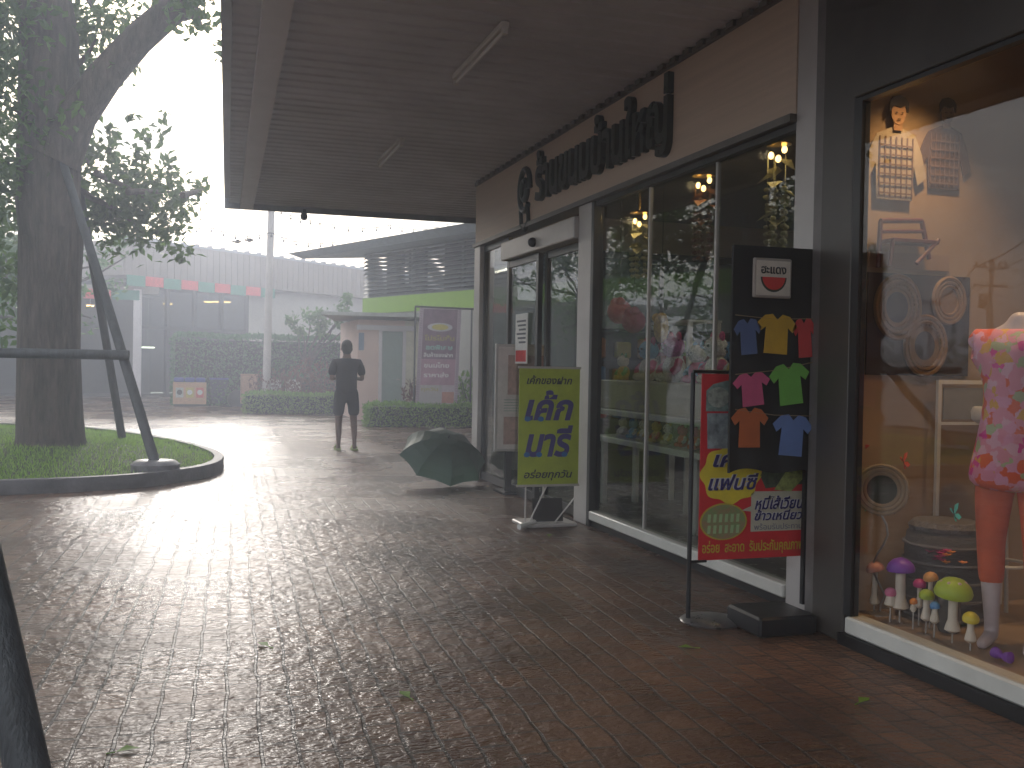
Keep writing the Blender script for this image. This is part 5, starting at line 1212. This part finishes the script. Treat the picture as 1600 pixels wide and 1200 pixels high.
# ------------------------------------------------------------------ louvred building with lime band
lb_ = thing('louvred_building', 'building with grey louvres over a lime green band under an oversailing roof', 'building', (4.4, 27, 0))
p0 = Vector((4.37, 27, 0)); D2 = Vector((.358, -.934, 0)).normalized(); N2 = Vector((.934, .358, 0)).normalized()
def lbox(mb, u0, u1, w0, w1, z0, z1, o=p0):
    return mb.obox(o+D2*(u0+u1)/2+N2*(w0+w1)/2+Z*(z0+z1)/2, D2*(u1-u0)/2, N2*(w1-w0)/2, Z*(z1-z0)/2)
q = MB(); lbox(q, 0, 13, 0, .15, 2.72, 3.14); lbox(q, 0, .12, .15, 7, 2.72, 3.14); q.build('lime_band', M['lime'], lb_)
q = MB(); lbox(q, .05, 13, .04, .18, 0, 2.72); lbox(q, .05, .2, .18, 7, 0, 2.72); q.build('wall', M['palewall'], lb_)
q = MB(); k = 3.18
while k < 4.45:
    q.obox(p0+D2*6.5+N2*.05+Z*k, D2*6.5, Vector((N2.x*.05, N2.y*.05, .040)), Vector((0,0,.006)))
    q.obox(p0+D2*.05+N2*3.6+Z*k, D2*.05+Z*.028, N2*3.5, Vector((0,0,.006))); k += .105
q.build('louvre', M['louver'], lb_)
q = MB()
for u_ in (0.05, 2.2, 4.4, 6.6, 8.8, 11, 12.9): lbox(q, u_, u_+.08, .12, .2, 3.15, 4.5)
q.build('louvre_post', M['louver'], lb_)
q = MB(); lbox(q, 3.0, 13, .6, .7, 3.14, 4.6); lbox(q, .25, 1.0, .6, .7, 3.14, 4.6); lbox(q, 1.0, 2.1, .6, .7, 3.14, 3.5); lbox(q, 1.35, 2.1, .602, .702, 3.5, 4.6); q.build('inner_wall', M['dark'], lb_)
rf = MB()
ua, ub = -2.1, 13.5
r0 = p0+D2*ua-N2*1.2+Z*4.42; r1 = p0+D2*ub-N2*1.2+Z*4.42; r2 = p0+D2*ub+N2*8+Z*5.3; r3 = p0+D2*ua+N2*8+Z*5.3
r0b = p0+D2*(ua+.5)-N2*1.0+Z*4.25; r1b = p0+D2*ub-N2*1.0+Z*4.25; r2b = p0+D2*ub+N2*8+Z*5.1; r3b = p0+D2*(ua+.5)+N2*8+Z*5.1
rf.add([r0, r1, r2, r3, r0b, r1b, r2b, r3b], [(0,1,2,3),(4,7,6,5),(0,4,5,1),(1,5,6,2),(2,6,7,3),(3,7,4,0)]); rf.build('roof', M['roof'], lb_)
# low service wing with door
tb_ = thing('service_wing', 'low pink cream service block with a grey green door and flat slab roof', 'building', (4.2, 24.4, 0))
yw = 24.2
lx = P(558, 600, y=yw).x; rx = 9.5
d0, d1 = P(596, 600, y=yw).x, P(628, 600, y=yw).x; dz = P(610, 518, y=yw).z
q = MB(); q.box((lx, yw, 0), (d0-.06, yw+.15, 2.45)); q.box((d0-.06, yw, dz+.08), (d1+.06, yw+.15, 2.45)); q.box((lx, yw+.15, 0), (lx+.15, yw+3.0, 2.45)); q.build('wall', M['pinkwall'], tb_)
q = MB(); q.box((d1+.062, yw+.005, 0), (rx, yw+.155, 2.45)); q.build('side_wall', cm('cream_render', (.60,.56,.44), .8), tb_)
q = MB(); q.box((d0-.08, yw-.03, 0), (d0, yw-.001, dz+.08)); q.box((d1, yw-.03, 0), (d1+.08, yw-.001, dz+.08)); q.box((d0, yw-.03, dz), (d1, yw-.001, dz+.08)); q.build('door_frame', M['beam'], tb_)
q = MB(); q.box((d0, yw+.03, 0.02), (d1, yw+.07, dz)); dd = q.build('door', M['door'], tb_)
q = MB(); q.tube([(d1-.08, yw-.01, 1.0), (d1-.08, yw+.03, 1.0)], .02, 8); q.tube([(d1-.16, yw-.02, 1.0), (d1-.07, yw-.02, 1.0)], .01, 6); q.build('handle', M['alu'], dd)
q = MB(); sx = P(502, 492, y=yw-.3).x; q.add([(sx, yw-.3, 2.52), (rx, yw-1.0, 2.52), (rx, yw+3.2, 2.52), (sx+.8, yw+3.2, 2.52), (sx, yw-.3, 2.60), (rx, yw-1.0, 2.64), (rx, yw+3.2, 2.66), (sx+.8, yw+3.2, 2.66)], [(0,3,2,1),(4,5,6,7),(0,1,5,4),(1,2,6,5),(2,3,7,6),(3,0,4,7)])
q.build('slab_roof', M['awning'], tb_)
q = MB(); q.box((lx-.03, yw-.05, 2.2), (d1+.3, yw-.001, 2.32)); q.build('lintel', M['beam'], tb_)
q = MB(); a = P(562, 520, y=yw); q.box((a.x-.02, yw-.04, a.z-.42), (a.x+.10, yw-.001, a.z)); q.build('wall_sign', cm('blue_grey_sign', (.12,.18,.26)), tb_)

# pink hanging banner
a = P(657, 480, y=21.9); b = P(714, 632, y=21.9); x0, x1 = P(655, 550, y=21.9).x, P(720, 550, y=21.9).x; z1, z0 = a.z, b.z; W_, H_ = x1-x0, z1-z0
t = thing('hanging_banner', 'tall pink and purple promotional banner hanging between posts over the low hedge', 'banner', ((x0+x1)/2, 21.9, 0))
tilt = .055
def B(fx, fz, d=0): return Vector((x0+W_*fx - tilt*H_*(1-fz)*.55, 21.9-d, z0+H_*fz))
def bq(fx0, fz0, fx1, fz1, nm, mt, d): q = MB(); q.add([B(fx0,fz0,d),B(fx1,fz0,d),B(fx1,fz1,d),B(fx0,fz1,d)], [(0,1,2,3)]); return q.build(nm, mt, t)
q = MB(); q.add([B(0,0),B(1,0),B(1,1),B(0,1),B(0,0,-.02),B(1,0,-.02),B(1,1,-.02),B(0,1,-.02)], [(0,1,2,3),(7,6,5,4),(0,4,5,1),(1,5,6,2),(2,6,7,3),(3,7,4,0)]); q.build('banner_sheet', cm('pale_pink_vinyl', (.46,.38,.42), .5), t)
bq(.09,.47,.91,.985,'upper_field', cm('purple_vinyl', (.19,.11,.16), .5, nscale=5, noise=.3), .005)
bq(.09,.20,.91,.47,'middle_field', cm('rose_vinyl', (.38,.21,.28), .5, nscale=4, noise=.2), .005)
bq(.09,.015,.60,.20,'lower_field', cm('grey_pink_vinyl', (.42,.38,.38), .5), .005)
bq(.62,.015,.91,.13,'corner_photo', cm('orange_photo', (.45,.2,.15)), .005)
q = MB(); q.add([B(.5+.30*math.cos(k*.2618), .80+.045*math.sin(k*.2618), .009) for k in range(24)], [tuple(range(24))]); q.build('plate_picture', cm('plate_white', (.5,.48,.5)), t)
q = MB(); q.add([B(.5+.2*math.cos(k*.2618), .80+.03*math.sin(k*.2618), .012) for k in range(24)], [tuple(range(24))]); q.build('dish_picture', cm('dish_yellow', (.5,.42,.08)), t)
text_obj('heading_lettering', 'โปรโมชั่น', cm('olive_ink', (.36,.30,.06)), t, B(.14,.66,.007), X, Z, width=W_*.72, height=.13, depth=.003, bold=.03)
text_obj('lettering', 'ลดพิเศษ', cm('aqua_ink', (.3,.5,.45)), t, B(.18,.565,.007), X, Z, width=W_*.65, height=.11, depth=.003, bold=.03)
text_obj('lettering', 'สินค้าของฝาก', M['white'], t, B(.14,.49,.007), X, Z, width=W_*.7, height=.11, depth=.003, bold=.02)
text_obj('lettering', 'ขนมไทย', M['white'], t, B(.16,.38,.007), X, Z, width=W_*.6, height=.12, depth=.003, bold=.02)
text_obj('lettering', 'ราคาส่ง', M['white'], t, B(.16,.28,.007), X, Z, width=W_*.6, height=.12, depth=.003, bold=.02)
text_obj('lettering', 'ทุกวัน', cm('olive_ink', (.36,.30,.06)), t, B(.12,.13,.007), X, Z, width=W_*.4, height=.1, depth=.003, bold=.02)
for fx in (.01, .93):
    q = MB()
    for k in range(56): q.add([B(fx, k/56+.002, .007), B(fx+.065, k/56+.007, .007), B(fx+.065, k/56+.013, .007), B(fx, k/56+.008, .007)], [(0,1,2,3)])
    q.build('edge_stripe', cm('stripe_purple', (.22,.12,.2)), t)
q = MB(); q.tube([B(-.12,1.005), B(1.3,1.0)], .022, 8); q.build('rail', M['darkalu'], t)
for fx in (-.1, 1.26): 
    a = B(fx,1.0); q = MB(); q.tube([(a.x, a.y+.03, 0), (a.x, a.y+.03, a.z)], .022, 8); q.build('pole', M['darkalu'], t)

# ------------------------------------------------------------------ things seen mirrored in the panes
def upole(x, y, h, lab):
    t = thing('utility_pole', lab, 'utility pole', (x, y, 0), 'utility poles along the road')
    q = MB(); q.tube([(x, y, 0), (x, y, h)], [.20,.13], 10); q.build('pole', M['concrete_pole'], t)
    for z in (h-.5, h-1.5): q = MB(); q.box((x-1.1, y-.06, z), (x+1.1, y+.06, z+.12)); q.build('crossarm', M['gutter'], t)
    for dx in (-.9, -.45, .45, .9): q = MB(); q.lathe((x+dx, y, h-.38), [(.05,0),(.07,.06),(.05,.12),(.06,.18),(.02,.24)], 8); q.build('insulator', M['dark'], t)
    q = MB(); q.lathe((x+.45, y, h-2.7), [(.22,0),(.26,.05),(.26,.8),(.2,.85)], 12); q.build('transformer', M['louver'], t)
upole(-34.8, 43.6, 7.6, 'utility pole with transformer beyond the lawn, mirrored in the display window')
upole(-50.0, 66.0, 7.4, 'second utility pole farther down the road')
upole(-26.0, 27.5, 9.6, 'nearest utility pole of the road line')
q = MB(); random.seed(21)
for k in range(75):
    a = R(-82+k*1.05); d = random.uniform(84, 100); c = Vector((math.sin(a)*d, math.cos(a)*d, random.uniform(1.2, 2.2))); 
    for j in range(60): q.leaf(c+Vector((random.gauss(0,1.6), random.gauss(0,1.6), random.gauss(0,1.1))), 1.3, .8, rnd_dir(0), rnd_dir(1))
tag(q.build('far_trees', M['leaf_tree']), 'far off line of trees along the horizon at the left', 'trees', kind='stuff')
q = MB(); r0_ = [Vector((-26,27.5,9.2)), Vector((-34.8,43.6,7.2)), Vector((-50,66,7.0))]
t = thing('power_line', 'sagging power line strung between the utility poles', 'power line', r0_[0])
for dx in (-.9, .9):
    q = MB(); pts = []
    for i in range(2):
        for k in range(8): pts.append(r0_[i].lerp(r0_[i+1], k/8)+Vector((dx,0,-.6*math.sin(math.pi*k/8))))
    pts.append(r0_[2]+Vector((dx,0,0))); q.tube(pts, .03, 5); q.build('cable', M['wire'], t)

# ------------------------------------------------------------------ rain-hazed air, also added to imitate veiling glare in the lens
hz = MB(); hz.box((-165, -65, -1.5), (165, 155, 11.5))
hm = bpy.data.materials.new('rain_and_glare_haze'); hm.use_nodes = True; hn = hm.node_tree.nodes; hl = hm.node_tree.links; hn.clear()
ho = hn.new('ShaderNodeOutputMaterial'); hv = hn.new('ShaderNodeVolumePrincipled')
hv.inputs['Color'].default_value = (.80, .86, 1.0, 1); hv.inputs['Density'].default_value = 0.0125; hv.inputs['Anisotropy'].default_value = 0.65
hl.new(hv.outputs[0], ho.inputs['Volume'])
h_ = hz.build('haze', hm); tag(h_, 'pale rain haze filling the air, also imitating lens glare', 'haze', kind='stuff')
